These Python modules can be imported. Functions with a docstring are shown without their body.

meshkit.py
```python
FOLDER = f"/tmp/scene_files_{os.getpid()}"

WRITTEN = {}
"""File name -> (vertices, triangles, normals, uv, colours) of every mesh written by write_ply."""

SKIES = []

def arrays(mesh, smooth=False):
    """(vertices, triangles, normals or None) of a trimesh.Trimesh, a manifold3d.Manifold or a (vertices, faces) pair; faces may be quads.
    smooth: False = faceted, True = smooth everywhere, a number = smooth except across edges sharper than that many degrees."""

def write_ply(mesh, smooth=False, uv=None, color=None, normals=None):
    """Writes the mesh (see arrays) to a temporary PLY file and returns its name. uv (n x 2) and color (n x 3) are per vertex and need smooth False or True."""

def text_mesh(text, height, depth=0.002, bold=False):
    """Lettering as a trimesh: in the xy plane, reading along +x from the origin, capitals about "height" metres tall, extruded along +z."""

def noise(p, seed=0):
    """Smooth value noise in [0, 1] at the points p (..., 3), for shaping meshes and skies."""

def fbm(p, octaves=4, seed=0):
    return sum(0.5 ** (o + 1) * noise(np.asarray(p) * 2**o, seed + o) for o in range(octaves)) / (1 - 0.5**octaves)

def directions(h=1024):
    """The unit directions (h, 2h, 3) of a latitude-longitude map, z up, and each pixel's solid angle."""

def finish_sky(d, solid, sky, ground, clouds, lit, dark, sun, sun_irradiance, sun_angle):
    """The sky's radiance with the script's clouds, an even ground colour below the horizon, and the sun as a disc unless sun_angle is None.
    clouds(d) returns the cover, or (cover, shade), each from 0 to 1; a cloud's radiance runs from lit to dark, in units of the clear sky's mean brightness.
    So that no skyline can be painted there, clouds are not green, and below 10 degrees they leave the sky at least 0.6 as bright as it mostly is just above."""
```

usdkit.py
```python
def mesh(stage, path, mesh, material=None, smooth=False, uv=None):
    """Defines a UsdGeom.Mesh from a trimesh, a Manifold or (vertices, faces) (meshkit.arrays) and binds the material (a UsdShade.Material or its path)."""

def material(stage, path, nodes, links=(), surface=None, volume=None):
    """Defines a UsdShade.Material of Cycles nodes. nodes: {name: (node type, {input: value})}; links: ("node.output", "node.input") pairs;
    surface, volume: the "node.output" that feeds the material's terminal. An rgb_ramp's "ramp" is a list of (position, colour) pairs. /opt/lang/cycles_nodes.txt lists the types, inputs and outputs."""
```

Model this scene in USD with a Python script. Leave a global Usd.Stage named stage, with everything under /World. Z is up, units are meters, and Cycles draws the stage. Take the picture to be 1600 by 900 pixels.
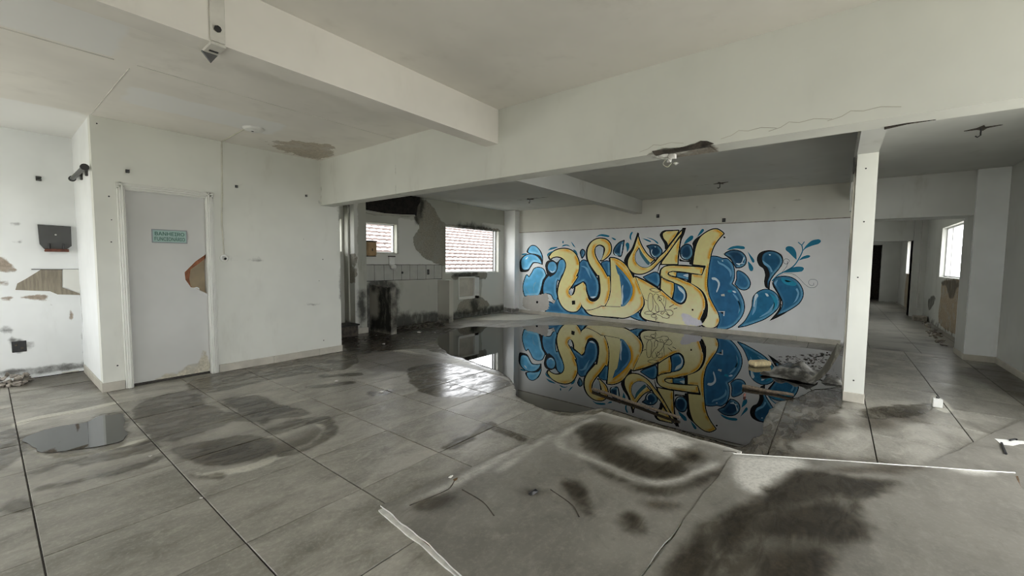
import math, random
import numpy as np, trimesh, shapely
from shapely.geometry import Polygon, LineString, Point
from shapely.ops import unary_union
from scipy.spatial import Delaunay
from scipy.spatial.transform import Rotation as Rn
import usdkit, meshkit
from pxr import Usd, UsdGeom, UsdLux, UsdShade, Sdf, Gf, Vt

stage = Usd.Stage.CreateInMemory()
UsdGeom.SetStageUpAxis(stage, UsdGeom.Tokens.z)
UsdGeom.SetStageMetersPerUnit(stage, 1.0)
UsdGeom.Xform.Define(stage, '/World'); UsdGeom.Scope.Define(stage, '/World/Looks')
rng = np.random.default_rng(7); random.seed(7)

# ------------------------------------------------------------------ camera, sky, exposure
FPX = 647.34454859; H = 1.335
R = Rn.from_rotvec([1.51336732, -0.72830673, 0.69745009]).as_matrix()     # world -> camera (x right, y down, z forward)
cam = UsdGeom.Camera.Define(stage, '/World/camera')
cam.CreateHorizontalApertureAttr(36.0); cam.CreateVerticalApertureAttr(20.25)
cam.CreateFocalLengthAttr(36.0 * FPX / 1600); cam.CreateClippingRangeAttr(Gf.Vec2f(0.05, 500))
m4 = Gf.Matrix4d(*R[0], 0, *(-R[1]), 0, *(-R[2]), 0, 0, 0, H, 1)
UsdGeom.Xformable(cam).AddTransformOp().Set(m4)
cam.CreateExposureAttr(-0.64)
dome = UsdLux.DomeLight.Define(stage, '/World/sky')
dome.CreateIntensityAttr(3.3); dome.CreateColorAttr(Gf.Vec3f(0.965, 0.985, 1.0))

# ------------------------------------------------------------------ measuring on planes of the place
def ray(x, y): return R.T @ np.array([(x - 800) / FPX, (y - 450) / FPX, 1.0])
def fl(x, y, z=0.0): r = ray(x, y); return r * ((z - H) / r[2]) + [0, 0, H]
def onx(x, y, X): r = ray(x, y); return r * (X / r[0]) + [0, 0, H]
def ony(x, y, Y): r = ray(x, y); return r * (Y / r[1]) + [0, 0, H]
def spline(pts, n=6, closed=True):
    """Catmull-Rom through the points; a third entry marks a corner."""
    P = [np.array(p[:2], float) for p in pts]; C = [len(p) > 2 for p in pts]; N = len(P); out = []
    for i in range(N if closed else N - 1):
        j = (i + 1) % N; a, b = P[i], P[j]
        hasp, hasn = closed or i > 0, closed or j < N - 1
        ta = np.zeros(2) if C[i] or not hasp else (b - P[i - 1]) / 2
        tb = np.zeros(2) if C[j] or not hasn else (P[(j + 1) % N] - a) / 2
        L = np.linalg.norm(b - a) + 1e-9
        if C[i] or not hasp: ta = (b - a) * .7
        if C[j] or not hasn: tb = (b - a) * .7
        for t_ in (ta, tb):
            l = np.linalg.norm(t_)
            if l > L: t_ *= L / l
        for k in range(n):
            t = k / n
            out.append((2*t**3-3*t**2+1)*a + (t**3-2*t**2+t)*ta + (-2*t**3+3*t**2)*b + (t**3-t**2)*tb)
    if not closed: out.append(P[-1])
    return np.array(out)
def floor_poly(px, n=5, smooth=True):
    pts = [tuple(fl(p[0], p[1])[:2]) + tuple(p[2:]) for p in px]
    q = Polygon(spline(pts, n) if smooth else [p[:2] for p in pts])
    return q if q.is_valid else q.buffer(0)
def wall_poly(px, f, axes, smooth=False, n=5):
    pts = [tuple(f(p[0], p[1])[axes]) + tuple(p[2:]) for p in px]
    q = Polygon(spline(pts, n) if smooth else [p[:2] for p in pts])
    return q if q.is_valid else q.buffer(0)
def sdf(poly, xy):
    p = shapely.points(xy[:, 0], xy[:, 1]); shapely.prepare(poly)
    d = shapely.distance(poly.boundary, p)
    return np.where(shapely.contains(poly, p), d, -d)
RAD = 0.25
def chan(polys, xy):
    out = np.full(len(xy), -9.0)
    lo, hi = xy.min(0) - 1.2 * RAD, xy.max(0) + 1.2 * RAD
    for q in polys:
        b = q.bounds
        if b[0] > hi[0] or b[2] < lo[0] or b[1] > hi[1] or b[3] < lo[1]: continue
        out = np.maximum(out, sdf(q, xy))
    return 0.5 + 0.5 * np.clip(out / RAD, -1, 1)

# ------------------------------------------------------------------ prims
used = {}
def numbered(base):
    k = used.get(base, -1) + 1; used[base] = k
    return base if k == 0 else f'{base}_{k:03d}'
def tag(p, label=None, cat=None, group=None, kind=None):
    p = p.GetPrim() if hasattr(p, 'GetPrim') else p
    for k, v in (('label', label), ('category', cat), ('group', group), ('kind', kind)):
        if v: p.SetCustomDataByKey(k, v)
    return p
def thing(name, label=None, cat=None, loc=(0, 0, 0), rz=0, group=None, kind=None):
    x = UsdGeom.Xform.Define(stage, numbered('/World/' + name))
    if any(loc): x.AddTranslateOp().Set(Gf.Vec3d(*map(float, loc)))
    if rz: x.AddRotateZOp().Set(float(rz))
    return tag(x, label, cat, group, kind)
def obj(name, mesh, mat, parent=None, label=None, cat=None, group=None, kind=None, smooth=False, stain=None, color=None):
    path = numbered((str(parent.GetPath()) if parent else '/World') + '/' + name)
    m = usdkit.mesh(stage, path, mesh, M[mat] if isinstance(mat, str) else mat, smooth=smooth)
    api = UsdGeom.PrimvarsAPI(m)
    if stain is not None:
        api.CreatePrimvar('stain', Sdf.ValueTypeNames.Color3fArray, 'vertex').Set(Vt.Vec3fArray.FromNumpy(np.asarray(stain, np.float32)))
    if color is not None:
        api.CreatePrimvar('paint', Sdf.ValueTypeNames.Color3fArray, 'vertex').Set(Vt.Vec3fArray.FromNumpy(np.asarray(color, np.float32)))
    return tag(m, label, cat, group, kind)
def box(x0, x1, y0, y1, z0, z1): return trimesh.creation.box(bounds=[[min(x0,x1), min(y0,y1), min(z0,z1)], [max(x0,x1), max(y0,y1), max(z0,z1)]])
def cbox(x0, x1, y0, y1, z0, z1, b=0.004):
    """a box with chamfered edges"""
    lo, hi = np.minimum([x0,y0,z0],[x1,y1,z1]), np.maximum([x0,y0,z0],[x1,y1,z1]); b = min(b, (hi-lo).min()*.4)
    pts = []
    for s in np.ndindex(2, 2, 2):
        c = np.where(s, hi, lo); d = np.where(s, -b, b)
        for k in range(3):
            q = c + d; q[k] = c[k]; pts.append(q)
    return trimesh.convex.convex_hull(np.array(pts))
def cat(*ms): return trimesh.util.concatenate(list(ms))
def tube(pts, r, sides=8, caps=True):
    p = np.asarray(pts, float); t = np.gradient(p, axis=0); t /= np.linalg.norm(t, axis=1, keepdims=True) + 1e-12
    a = np.cross(t, np.where(np.abs(t[:, 2:]) < .9, [0, 0, 1.], [1., 0, 0])); a /= np.linalg.norm(a, axis=1, keepdims=True); b = np.cross(t, a)
    an = np.arange(sides) * 2 * np.pi / sides; rr = np.broadcast_to(r, (len(p),))
    v = (p[:, None] + rr[:, None, None] * (np.cos(an)[None, :, None] * a[:, None] + np.sin(an)[None, :, None] * b[:, None])).reshape(-1, 3)
    f = []
    for i in range(len(p) - 1):
        for j in range(sides):
            k = (j + 1) % sides
            f += [[i*sides+j, i*sides+k, (i+1)*sides+k], [i*sides+j, (i+1)*sides+k, (i+1)*sides+j]]
    v = list(v)
    for e, i0, s in ((0, 0, -1), (-1, (len(p)-1)*sides, 1)):
        v.append(p[e]); c = len(v) - 1
        for j in range(sides):
            k = (j+1) % sides
            f.append([c, i0+k, i0+j] if s < 0 else [c, i0+j, i0+k])
    return trimesh.Trimesh(np.array(v), np.array(f), process=False)
def lathe(prof, n=20):
    return trimesh.creation.revolve(np.array(prof, float), sections=n)
def rock(size, seed, flat=.6):
    r = np.random.default_rng(seed); p = r.normal(size=(14, 3)); p /= np.linalg.norm(p, axis=1, keepdims=True)
    p *= r.uniform(.7, 1, (14, 1)); p *= np.array([1, r.uniform(.55, .95), flat]) * size / 2
    m = trimesh.convex.convex_hull(p); m.apply_translation([0, 0, -m.bounds[0][2]]); return m
def slab_grid(axis, c0, c1, a, z, holes=(), step=.08, warp=None):
    """A wall standing on axis 'x' or 'y' (or a ceiling, 'z') between c0 (seen face) and c1, over a=(a0,a1), z=(z0,z1), with rectangular holes (a0,a1,z0,z1):
    real reveals, and vertices every step for stains."""
    def lines(lo, hi, extra):
        n = max(1, int(round((hi - lo) / step))); base = np.linspace(lo, hi, n + 1)
        ex = np.array(sorted(e for e in extra if lo < e < hi))
        if len(ex): base = np.array([b for b in base if b in (lo, hi) or np.abs(ex - b).min() > step * .3])
        return np.unique(np.concatenate([base, ex, [lo, hi]]))
    A = lines(a[0], a[1], [e for h in holes for e in h[:2]]); Z = lines(z[0], z[1], [e for h in holes for e in h[2:]])
    ca, cz = (A[:-1] + A[1:]) / 2, (Z[:-1] + Z[1:]) / 2
    on = np.ones((len(ca), len(cz)), bool)
    for h in holes: on &= ~(((ca > h[0]) & (ca < h[1]))[:, None] & ((cz > h[2]) & (cz < h[3]))[None])
    na, nz = len(A), len(Z); I = lambda i, j, s: (s * na + i) * nz + j
    V = np.array([[A[i], Z[j], s] for s in (0, 1) for i in range(na) for j in range(nz)])
    F = []
    for i, j in zip(*np.nonzero(on)):
        q = [(i, j), (i+1, j), (i+1, j+1), (i, j+1)]
        F.append([I(*p, 0) for p in q]); F.append([I(*p, 1) for p in q[::-1]])
        for (di, dj), e in (((-1, 0), (3, 0)), ((1, 0), (1, 2)), ((0, -1), (0, 1)), ((0, 1), (2, 3))):
            ii, jj = i + di, j + dj
            if not (0 <= ii < len(ca) and 0 <= jj < len(cz) and on[ii, jj]):
                p, r_ = q[e[0]], q[e[1]]
                F.append([I(*r_, 0), I(*p, 0), I(*p, 1), I(*r_, 1)])
    F = np.array(F); c = np.where(V[:, 2] == 0, c0, c1)
    W = np.c_[c, V[:, 0], V[:, 1]] if axis == 'x' else np.c_[V[:, 0], c, V[:, 1]] if axis == 'y' else np.c_[V[:, 0], V[:, 1], c]
    m = trimesh.Trimesh(W, np.vstack([F[:, [0, 1, 2]], F[:, [0, 2, 3]]]), process=False)
    used_v = np.unique(m.faces); remap = np.full(len(W), -1); remap[used_v] = np.arange(len(used_v))
    return trimesh.Trimesh(W[used_v], remap[m.faces], process=False)

# ------------------------------------------------------------------ materials
M = {}
class G:
    def __init__(s): s.nodes, s.links = {}, []
    def __call__(s, kind, **kw):
        n = f'n{len(s.nodes)}'; vals = {}
        for k, v in kw.items():
            if isinstance(v, str) and v.startswith('@'): s.links.append((v[1:], f'{n}.{k}'))
            else: vals[k] = v
        s.nodes[n] = (kind, vals); return n
    def mix(s, fac, a, b, mode='mix'): return '@' + s('mix', fac=fac, color1=a, color2=b, mix_type=mode) + '.color'
    def math(s, op, a, b=0.0, c=0.0, clamp=False): return '@' + s('math', math_type=op, value1=a, value2=b, value3=c, use_clamp=clamp) + '.value'
    def rng(s, v, a, b, lo=0., hi=1.): return '@' + s('map_range', range_type='smoothstep', value=v, from_min=a, from_max=b, to_min=lo, to_max=hi) + '.result'
    def noise(s, vec, scale, detail=4., rough=.55, dist=0.): return '@' + s('noise_texture', vector=vec, scale=scale, detail=detail, roughness=rough, distortion=dist) + '.fac'
    def pos(s): return '@' + s('geometry') + '.position'
    def map(s, vec, scale=(1, 1, 1), rot=(0, 0, 0), loc=(0, 0, 0)): return '@' + s('mapping', vector=vec, scale=scale, rotation=rot, location=loc) + '.vector'
    def sep(s, c): n = s('separate_color', color=c); return ['@' + n + '.' + k for k in 'rgb']
    def attr(s, name): return '@' + s('attribute', attribute=name) + '.color'
    def bump(s, h, strength=.3, dist=.01): return '@' + s('bump', height=h, strength=strength, distance=dist) + '.normal'
    def done(s, name, surface): M[name] = usdkit.material(stage, '/World/Looks/' + name, s.nodes, s.links, surface=surface); return M[name]
def srgb(*c): return tuple(((x / 255 + .055) / 1.055) ** 2.4 if x > 10 else x / 255 / 12.92 for x in c)
def simple(name, col, rough=.6, var=.12, scale=8., metal=0., spec=.5, bump=0., stretch=(1, 1, 1)):
    g = G(); p = g.map(g.pos(), stretch); n = g.noise(p, scale, 5.)
    c = g.mix(g.rng(n, .3, .7), tuple(x * (1 - var) for x in col), tuple(min(1, x * (1 + var)) for x in col))
    kw = {}
    if bump: kw['normal'] = g.bump(g.noise(p, scale * 4, 4.), bump, .01)
    g.done(name, g('principled_bsdf', base_color=c, roughness=rough, metallic=metal, specular_ior_level=spec, **kw) + '.BSDF')
def stained(name, base, cA, cB, cC, amp=(.12, .12, .12), width=(.02, .045, .03), depth=(1., .85, .9), rough=.75, nscale=6., blotch=.05, grime=None, bump=.15):
    """Painted plaster. The mesh's stain channels are distances inside or outside a mark; noise gives the mark its ragged edge.
    A: where paint has come off; B: soft mould or soot; C: a second clean mark."""
    g = G(); P = g.pos(); n1 = g.noise(P, nscale, 6., .62); n2 = g.noise(P, 1.3, 4.); n3 = g.noise(P, 30., 5., .6)
    A, B, C = g.sep(g.attr('stain'))
    col = g.mix(g.rng(n2, .3, .7), tuple(x * (1 - blotch) for x in base), tuple(min(.95, x * (1 + blotch)) for x in base))
    if grime:   # a thin general soiling
        col = g.mix(g.math('multiply', g.rng(g.noise(g.map(P, (1, 1, .35)), 2.6, 7., .65), .55, .8), grime[1]), col, grime[0])
    def fac(ch, k):
        v = g.math('add', ch, g.math('multiply', g.math('subtract', n1, .5), amp[k] * 2))
        return g.math('multiply', g.rng(v, .5 - width[k], .5 + width[k]), depth[k])
    fC, fA, fB = fac(C, 2), fac(A, 0), fac(B, 1)
    col = g.mix(fC, col, cC)
    pl_ = g.mix(g.rng(g.noise(P, 4.5, 7., .65), .50, .62, 0., .75), g.mix(g.rng(n3, .35, .7), cA, tuple(x * 1.4 for x in cA)), tuple(.35 * a + .45 * b for a, b in zip(cA, base)))
    col = g.mix(fA, col, pl_)
    col = g.mix(g.math('multiply', fB, g.rng(g.noise(g.map(P, (1, 1, .4)), 9., 6., .65), .28, .55, .6, 1.)), col, cB)
    hgt = g.math('add', g.math('multiply', n3, bump), g.math('multiply', fA, -.8))
    g.done(name, g('principled_bsdf', base_color=col, roughness=rough, specular_ior_level=.3, normal=g.bump(hgt, .35, .006)) + '.BSDF')

WHITE = (.69, .695, .635)
stained('wall_paint', WHITE, (.24, .215, .18), (.035, .032, .026), (.80, .82, .80), grime=((.42, .40, .33), .35))
stained('wall_white', (.80, .815, .80), (.30, .25, .20), (.06, .055, .045), (.60, .58, .52), grime=((.5, .49, .45), .3))
stained('kitchen_paint', (.43, .43, .37), (.225, .21, .17), (.012, .012, .010), (.62, .62, .57), amp=(.16, .3, .12), width=(.02, .14, .03), grime=((.22, .21, .16), .6), nscale=5.)
stained('mural_paint', (.84, .845, .83), (.30, .28, .25), (.10, .09, .07), (.8, .8, .8), grime=((.5, .49, .44), .25))
stained('ceiling_paint', (.78, .75, .685), (.36, .31, .24), (.22, .19, .14), (.80, .80, .78), amp=(.75, .05, .12), width=(.04, .03, .05), depth=(.85, .85, .75), grime=((.56, .53, .46), .4))
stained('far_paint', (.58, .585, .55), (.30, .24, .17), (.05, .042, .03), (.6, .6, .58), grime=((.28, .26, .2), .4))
stained('dirty_plaster', (.42, .40, .34), (.2, .17, .13), (.010, .010, .008), (.5, .49, .42), amp=(.2, .22, .2), width=(.05, .16, .1), depth=(1., .97, .8), grime=((.15, .13, .1), .7))
stained('door_paint', (.57, .57, .545), (.42, .39, .31), (.06, .055, .045), (.6, .6, .55), amp=(.22, .12, .12), width=(.03, .045, .03), grime=((.5, .5, .48), .2))
stained('band_paint', (.66, .65, .58), (.3, .28, .25), (.10, .09, .07), (.8, .8, .8), grime=((.5, .48, .42), .3))
simple('skirting', (.50, .47, .40), .45, .12, 5.)
simple('ceiling_ridge', (.62, .60, .54), .8, .1)
simple('cream_tile', (.40, .40, .36), .3, .06, 6.)
simple('tile_joint', (.06, .055, .05), .9)
simple('frame_white', (.70, .70, .65), .45, .02, 4.)
simple('door_brown', (.28, .10, .04), .7, .3, 20.)
simple('room_tan', (.62, .52, .38), .8, .15, 3.)
simple('sign_border', (.20, .22, .23), .4, .05)
simple('sign_face', (.24, .38, .33), .4, .05)
simple('sign_letter', (.004, .085, .055), .4, .02)
simple('black_plastic', (.02, .02, .02), .4, .3)
simple('grey_metal', (.07, .07, .068), .45, .1, 6.)
simple('rust', (.11, .035, .02), .7, .4, 30.)
simple('white_plastic', (.72, .72, .68), .4, .05)
simple('cord_cream', (.55, .53, .45), .6, .1)
simple('tan_plastic', (.36, .24, .12), .45, .15, 9.)
simple('foam', (.75, .62, .36), .8, .15, 30.)
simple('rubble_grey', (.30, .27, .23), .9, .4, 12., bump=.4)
simple('plaster_chip', (.72, .70, .66), .85, .12, 25., bump=.3)
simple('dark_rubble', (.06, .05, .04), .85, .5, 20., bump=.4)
simple('dirty_wood', (.10, .075, .05), .6, .4, 6., stretch=(1, 8, 8))
simple('board_core', (.13, .075, .03), .9, .5, 14., bump=.5)
simple('board_edge', (.86, .85, .80), .6, .12, 18.)
simple('roof_clay', (.31, .245, .225), .8, .18, 3.)
simple('roof_under', (.03, .02, .017), .9)  # near-black, so the gaps between tile courses read as shadow lines
simple('ground_outside', (.58, .56, .50), .9, .2, .3)
simple('grout', (.05, .045, .038), .8, .3, 6.)
simple('soot', (.012, .010, .008), .95, .6, 14., bump=.6)
simple('rib_mortar', (.27, .235, .18), .9, .2, 8., stretch=(6, 1, .6))
simple('aluminium', (.75, .76, .77), .35, .05, 5.)
simple('leaf_green', (.07, .10, .03), .6, .5, 20.)

def floor_mat(name, lo, hi, tile_random=True, scale=1.0, soft=(.05, .10, .03), wetness=.10, ring=(.56, .54, .46)):
    g = G(); P = g.pos()
    r = '@' + g('object_info') + '.random'
    off = '@' + g('combine_xyz', x=g.math('multiply', r, 37.), y=g.math('multiply', r, 91.), z=0.) + '.vector'
    Q = '@' + g('mix_vector', fac=(.0 if not tile_random else .5), a=P, b=off) + '.result'   # halves P: scales below are doubled
    k = 2. if tile_random else 1.
    s1 = g.noise(g.map(Q, (1., 2.0, 1.), (0, 0, .5)), 2.4 * k * scale, 8., .66, .6)
    s2 = g.noise(Q, 1.6 * k * scale, 6., .6, .3); s3 = g.noise(P, 45., 4., .7); s4 = g.noise(P, 4.6, 5., .55, .3)
    t = g.math('add', g.math('multiply', s1, .6), g.math('multiply', s2, .4))
    col = g.mix(g.rng(t, .36, .64), lo, hi)
    sm = g.noise(g.map(P, (1., 1.5, 1.), (0, 0, .9)), 5., 9., .72, .7)
    col = g.mix(g.rng(sm, .52, .70, 0., .5), col, tuple(x * 1.35 for x in hi)); col = g.mix(g.rng(sm, .30, .46, .45, 0.), col, tuple(x * .55 for x in lo))
    if tile_random: col = g.mix(g.rng(r, 0., 1., 0., .28), col, tuple(x * .7 for x in lo))
    col = g.mix(g.math('multiply', g.rng(s3, .45, .75), .22), col, tuple(min(1, x * 1.7) for x in hi))
    A, B, C = g.sep(g.attr('stain'))
    def fac(ch, amp, w): return g.rng(g.math('add', ch, g.math('multiply', g.math('subtract', s4, .5), amp)), .5 - w, .5 + w)
    fA, fB, fC = fac(A, .34, soft[0]), fac(B, .28, soft[1]), fac(C, .20, soft[2])
    s5 = g.noise(g.map(P, (1., 2.6, 1.), (0, 0, .5)), 5., 7., .65, .6)
    col = g.mix(g.math('multiply', fC, g.rng(s3, .3, .6, .55, .95)), col, ring)
    col = g.mix(g.math('multiply', fB, .80), col, g.mix(g.rng(s3, .35, .65), (.018, .012, .006), (.070, .050, .027)))
    col = g.mix(g.math('multiply', fA, g.rng(s5, .34, .56, .55, 1.)), col, g.mix(1.0, col, (.27, .245, .20), 'multiply'))
    rough = g.math('multiply_add', s4, .35, .22)
    rough = '@' + g('mix_float', fac=fA, a=rough, b=g.math('multiply_add', g.rng(s5, .4, .7), .25, wetness)) + '.result'
    hgt = g.math('add', g.math('multiply', s3, .25), g.math('add', g.math('multiply', s1, .5), g.math('multiply', fA, g.math('multiply', s3, .5))))
    nrm = g.bump(hgt, .14, .004)
    g.done(name, g('principled_bsdf', base_color=col, roughness=rough, specular_ior_level=.5, normal=nrm) + '.BSDF')
floor_mat('floor_tile', (.190, .178, .148), (.385, .365, .315), soft=(.05, .20, .03), wetness=.16)
floor_mat('board_top', (.150, .141, .120), (.228, .214, .184), tile_random=False, scale=.6, soft=(.09, .10, .11), wetness=.35, ring=(.62, .60, .54))

def far_floor():
    g = G(); P = g.pos(); b = g('brick_texture', vector=g.map(P, (1, 1, 1), loc=(-.1085 + 0, -.13, 0)), offset=0., scale=1., brick_width=.6028, row_height=.6028, mortar_size=.006, color1=(.26, .25, .22), color2=(.30, .29, .255), mortar=(.06, .05, .04))
    n = g.noise(P, 1.2, 7., .65); col = g.mix(g.rng(n, .48, .68, 0., .8), '@' + b + '.color', (.05, .043, .032))
    g.done('floor_far', g('principled_bsdf', base_color=col, roughness=.4) + '.BSDF')
far_floor()
def water():
    g = G(); P = g.pos(); n = g.bump(g.noise(P, 2.5, 2.), .02, .004)
    fr = '@' + g('fresnel', IOR=1.75) + '.fac'
    t = '@' + g('transparent_bsdf', color=(.20, .18, .14)) + '.BSDF'; s = '@' + g('glossy_bsdf', color=(1, 1, 1), roughness=.015, normal=n) + '.BSDF'
    g.done('water', g('mix_closure', fac=fr, closure1=t, closure2=s) + '.closure')
water()
def paintmat(name, rough=.5):
    g = G(); n = g.noise(g.pos(), 9., 6., .6); c = g.mix(g.rng(n, .3, .75, .92, 1.0), (0, 0, 0), g.attr('paint'))
    g.done(name, g('principled_bsdf', base_color=c, roughness=rough, specular_ior_level=.25) + '.BSDF')
paintmat('spray_paint', .55)
def plasticsheet():
    g = G(); n = g.noise(g.pos(), 7., 6., .6)
    g.done('tarp', g('principled_bsdf', base_color=g.mix(g.rng(n, .4, .65), (.05, .047, .04), (.34, .33, .30)), roughness=.38) + '.BSDF')
plasticsheet()

# ------------------------------------------------------------------ measures of the place
P_ = .6028                                      # tile pitch
U0, V0 = .532 * H, 2.052 * H                    # one joint of the tiling
ZC, ZR = 2.71, 2.685                            # ceilings, front and rear
YD, YW = 5.71, 7.0                              # partition with the door; outer wall
XR, XS, XE = .69, 2.934, 3.22                   # return, big beam's face, end of partition
XM = 8.79                                       # mural wall
YR = -1.79                                      # right wall
XF = -1.7                                       # front of the building, behind the camera
XX = 22.0

def st(mesh, axes, A=(), B=(), C=()):
    xy = np.asarray(mesh.vertices)[:, axes]
    return np.c_[chan(A, xy), chan(B, xy), chan(C, xy)]
def rect(a0, a1, b0, b1): return Polygon([(a0, b0), (a1, b0), (a1, b1), (a0, b1)])

# ------------------------------------------------------------------ floor: slab and tiles, each a piece
floor = thing('floor', 'grey stone-look square floor tiles, wet and stained, through the whole room', kind='structure')
obj('grout_bed', box(XF - .15, XM + .1, YR - .15, YW + .35, -.12, -.006), 'grout', floor)
obj('wall_footing', cat(box(XF - .18, XM + .15, YW + .002, YW + .18, -.1, .001), box(XF - .18, XF - .002, YR - .18, YW, -.1, .001), box(XF - .18, XX, YR - .18, YR - .002, -.1, .001)), 'grout', floor)  # strips added along the wall feet to seal out light from outside
obj('corridor_slab', box(XM, XX, YR, 7.0, -.12, 0), 'floor_far', floor, label='tiled corridor floor beyond the opening')
wetA = [floor_poly(q) for q in (
    [(30,686),(71,671),(135,658),(152,647),(169,645),(194,643),(200,665),(200,692),(160,705),(124,713),(85,716),(50,708),(34,701)],
    [(-40,690),(0,676),(20,670),(28,690),(31,716),(0,735),(-40,745)],
    [(44,738),(120,717),(200,696),(238,687),(246,700),(205,713),(150,722),(125,730),(100,728),(62,743)],
    [(52,763),(90,755),(150,742),(210,727),(252,712),(254,717),(212,734),(150,749),(90,762),(56,768)],
    [(207,640),(230,625),(275,613),(308,610),(322,630),(345,640),(378,650),(350,665),(300,681),(262,690),(242,690),(218,665)],
    [(268,702),(330,688),(380,679),(432,688),(402,715),(350,728),(300,724)],
    [(348,626),(400,618),(440,632),(456,641),(425,655),(410,666),(385,650)],
    [(418,667),(470,655),(512,651),(527,665),(520,682),(482,702),(430,717),(440,708),(485,694),(505,675),(495,662),(470,668),(430,680)],
    [(292,599),(345,582),(440,566),(535,549),(560,558),(545,575),(500,582),(430,592),(340,612),(308,612)],
    [(537,520),(600,516),(690,512),(730,513),(830,511),(1000,517),(1300,551),(1318,560),(1318,632),(1290,655),(1240,690),(1228,714),(1160,712),(930,648),(880,650),(808,622),(806,604),(780,585),(700,556),(650,545),(560,553),(540,545)],
    [(640,575),(700,568),(770,585),(800,600),(760,614),(700,622),(650,608)],
    [(1345,640),(1440,630),(1465,636),(1430,650),(1360,655)],
    [(1150,690),(1200,672),(1230,690),(1215,712),(1170,712)],
    [(0,790),(20,775),(40,785),(48,795),(30,800),(0,795)],
    [(280,733),(310,740),(350,740),(345,748),(300,750)],
    [(340,650),(440,637),(490,645),(450,652),(380,660)],
    [(478,604),(545,596),(552,600),(485,607)], [(576,613),(612,609),(602,617),(580,618)], [(500,586),(560,583),(565,587),(505,590)],
    [(690,700),(765,660),(775,663),(720,700)], [(771,666),(826,684),(815,690),(765,670)],
)]
mudB = [floor_poly(q) for q in (
    [(350,627),(400,620),(438,632),(452,641),(425,653),(410,664),(385,650)],
    [(310,705),(370,690),(440,690),(500,670),(495,690),(440,712),(380,722),(330,720)],
    [(537,525),(600,516),(720,508),(690,530),(630,545),(560,552),(540,545)],
    [(1170,565),(1240,545),(1315,545),(1330,620),(1270,640),(1190,610)],
    [(940,625),(1100,640),(1180,640),(1200,700),(1150,705),(1050,680)],
    [(1375,640),(1445,640),(1440,660),(1385,658)], [(1340,655),(1390,650),(1400,668),(1350,670)],
    [(1500,580),(1560,572),(1600,600),(1600,625),(1540,600)],
    [(1210,660),(1300,650),(1320,672),(1240,690)], [(560,545),(700,560),(640,580),(560,575)],
    [(0,590),(130,578),(160,605),(120,610),(0,602)], [(1200,700),(1400,722),(1390,727),(1190,714)],
)]
ringC = [floor_poly(q) for q in (
    [(494,664),(506,662),(511,670),(502,685),(487,697),(466,702),(464,698),(482,692),(497,680),(503,672)],
    [(290,735),(310,745),(380,738),(430,722),(470,702),(468,698),(420,714),(370,730),(320,738)],
    [(45,700),(70,715),(130,712),(225,690),(222,686),(130,706),(75,707),(50,690)],
    [(22,668),(60,655),(120,645),(180,632),(180,628),(120,640),(60,650),(24,660)],
    [(620,545),(700,560),(770,565),(830,575),(828,580),(770,572),(690,566),(620,552)],
    [(880,490),(830,492),(760,490),(720,497),(760,500),(830,499)], [(1460,615),(1490,640),(1475,645),(1455,632)],
)]
drop = rect(XR + .02, XE - .02, YD + .02, YW)     # under the partition's room: nothing to see
iu0, iv0 = math.floor((XF - U0) / P_), math.floor((YR - V0) / P_)
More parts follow.
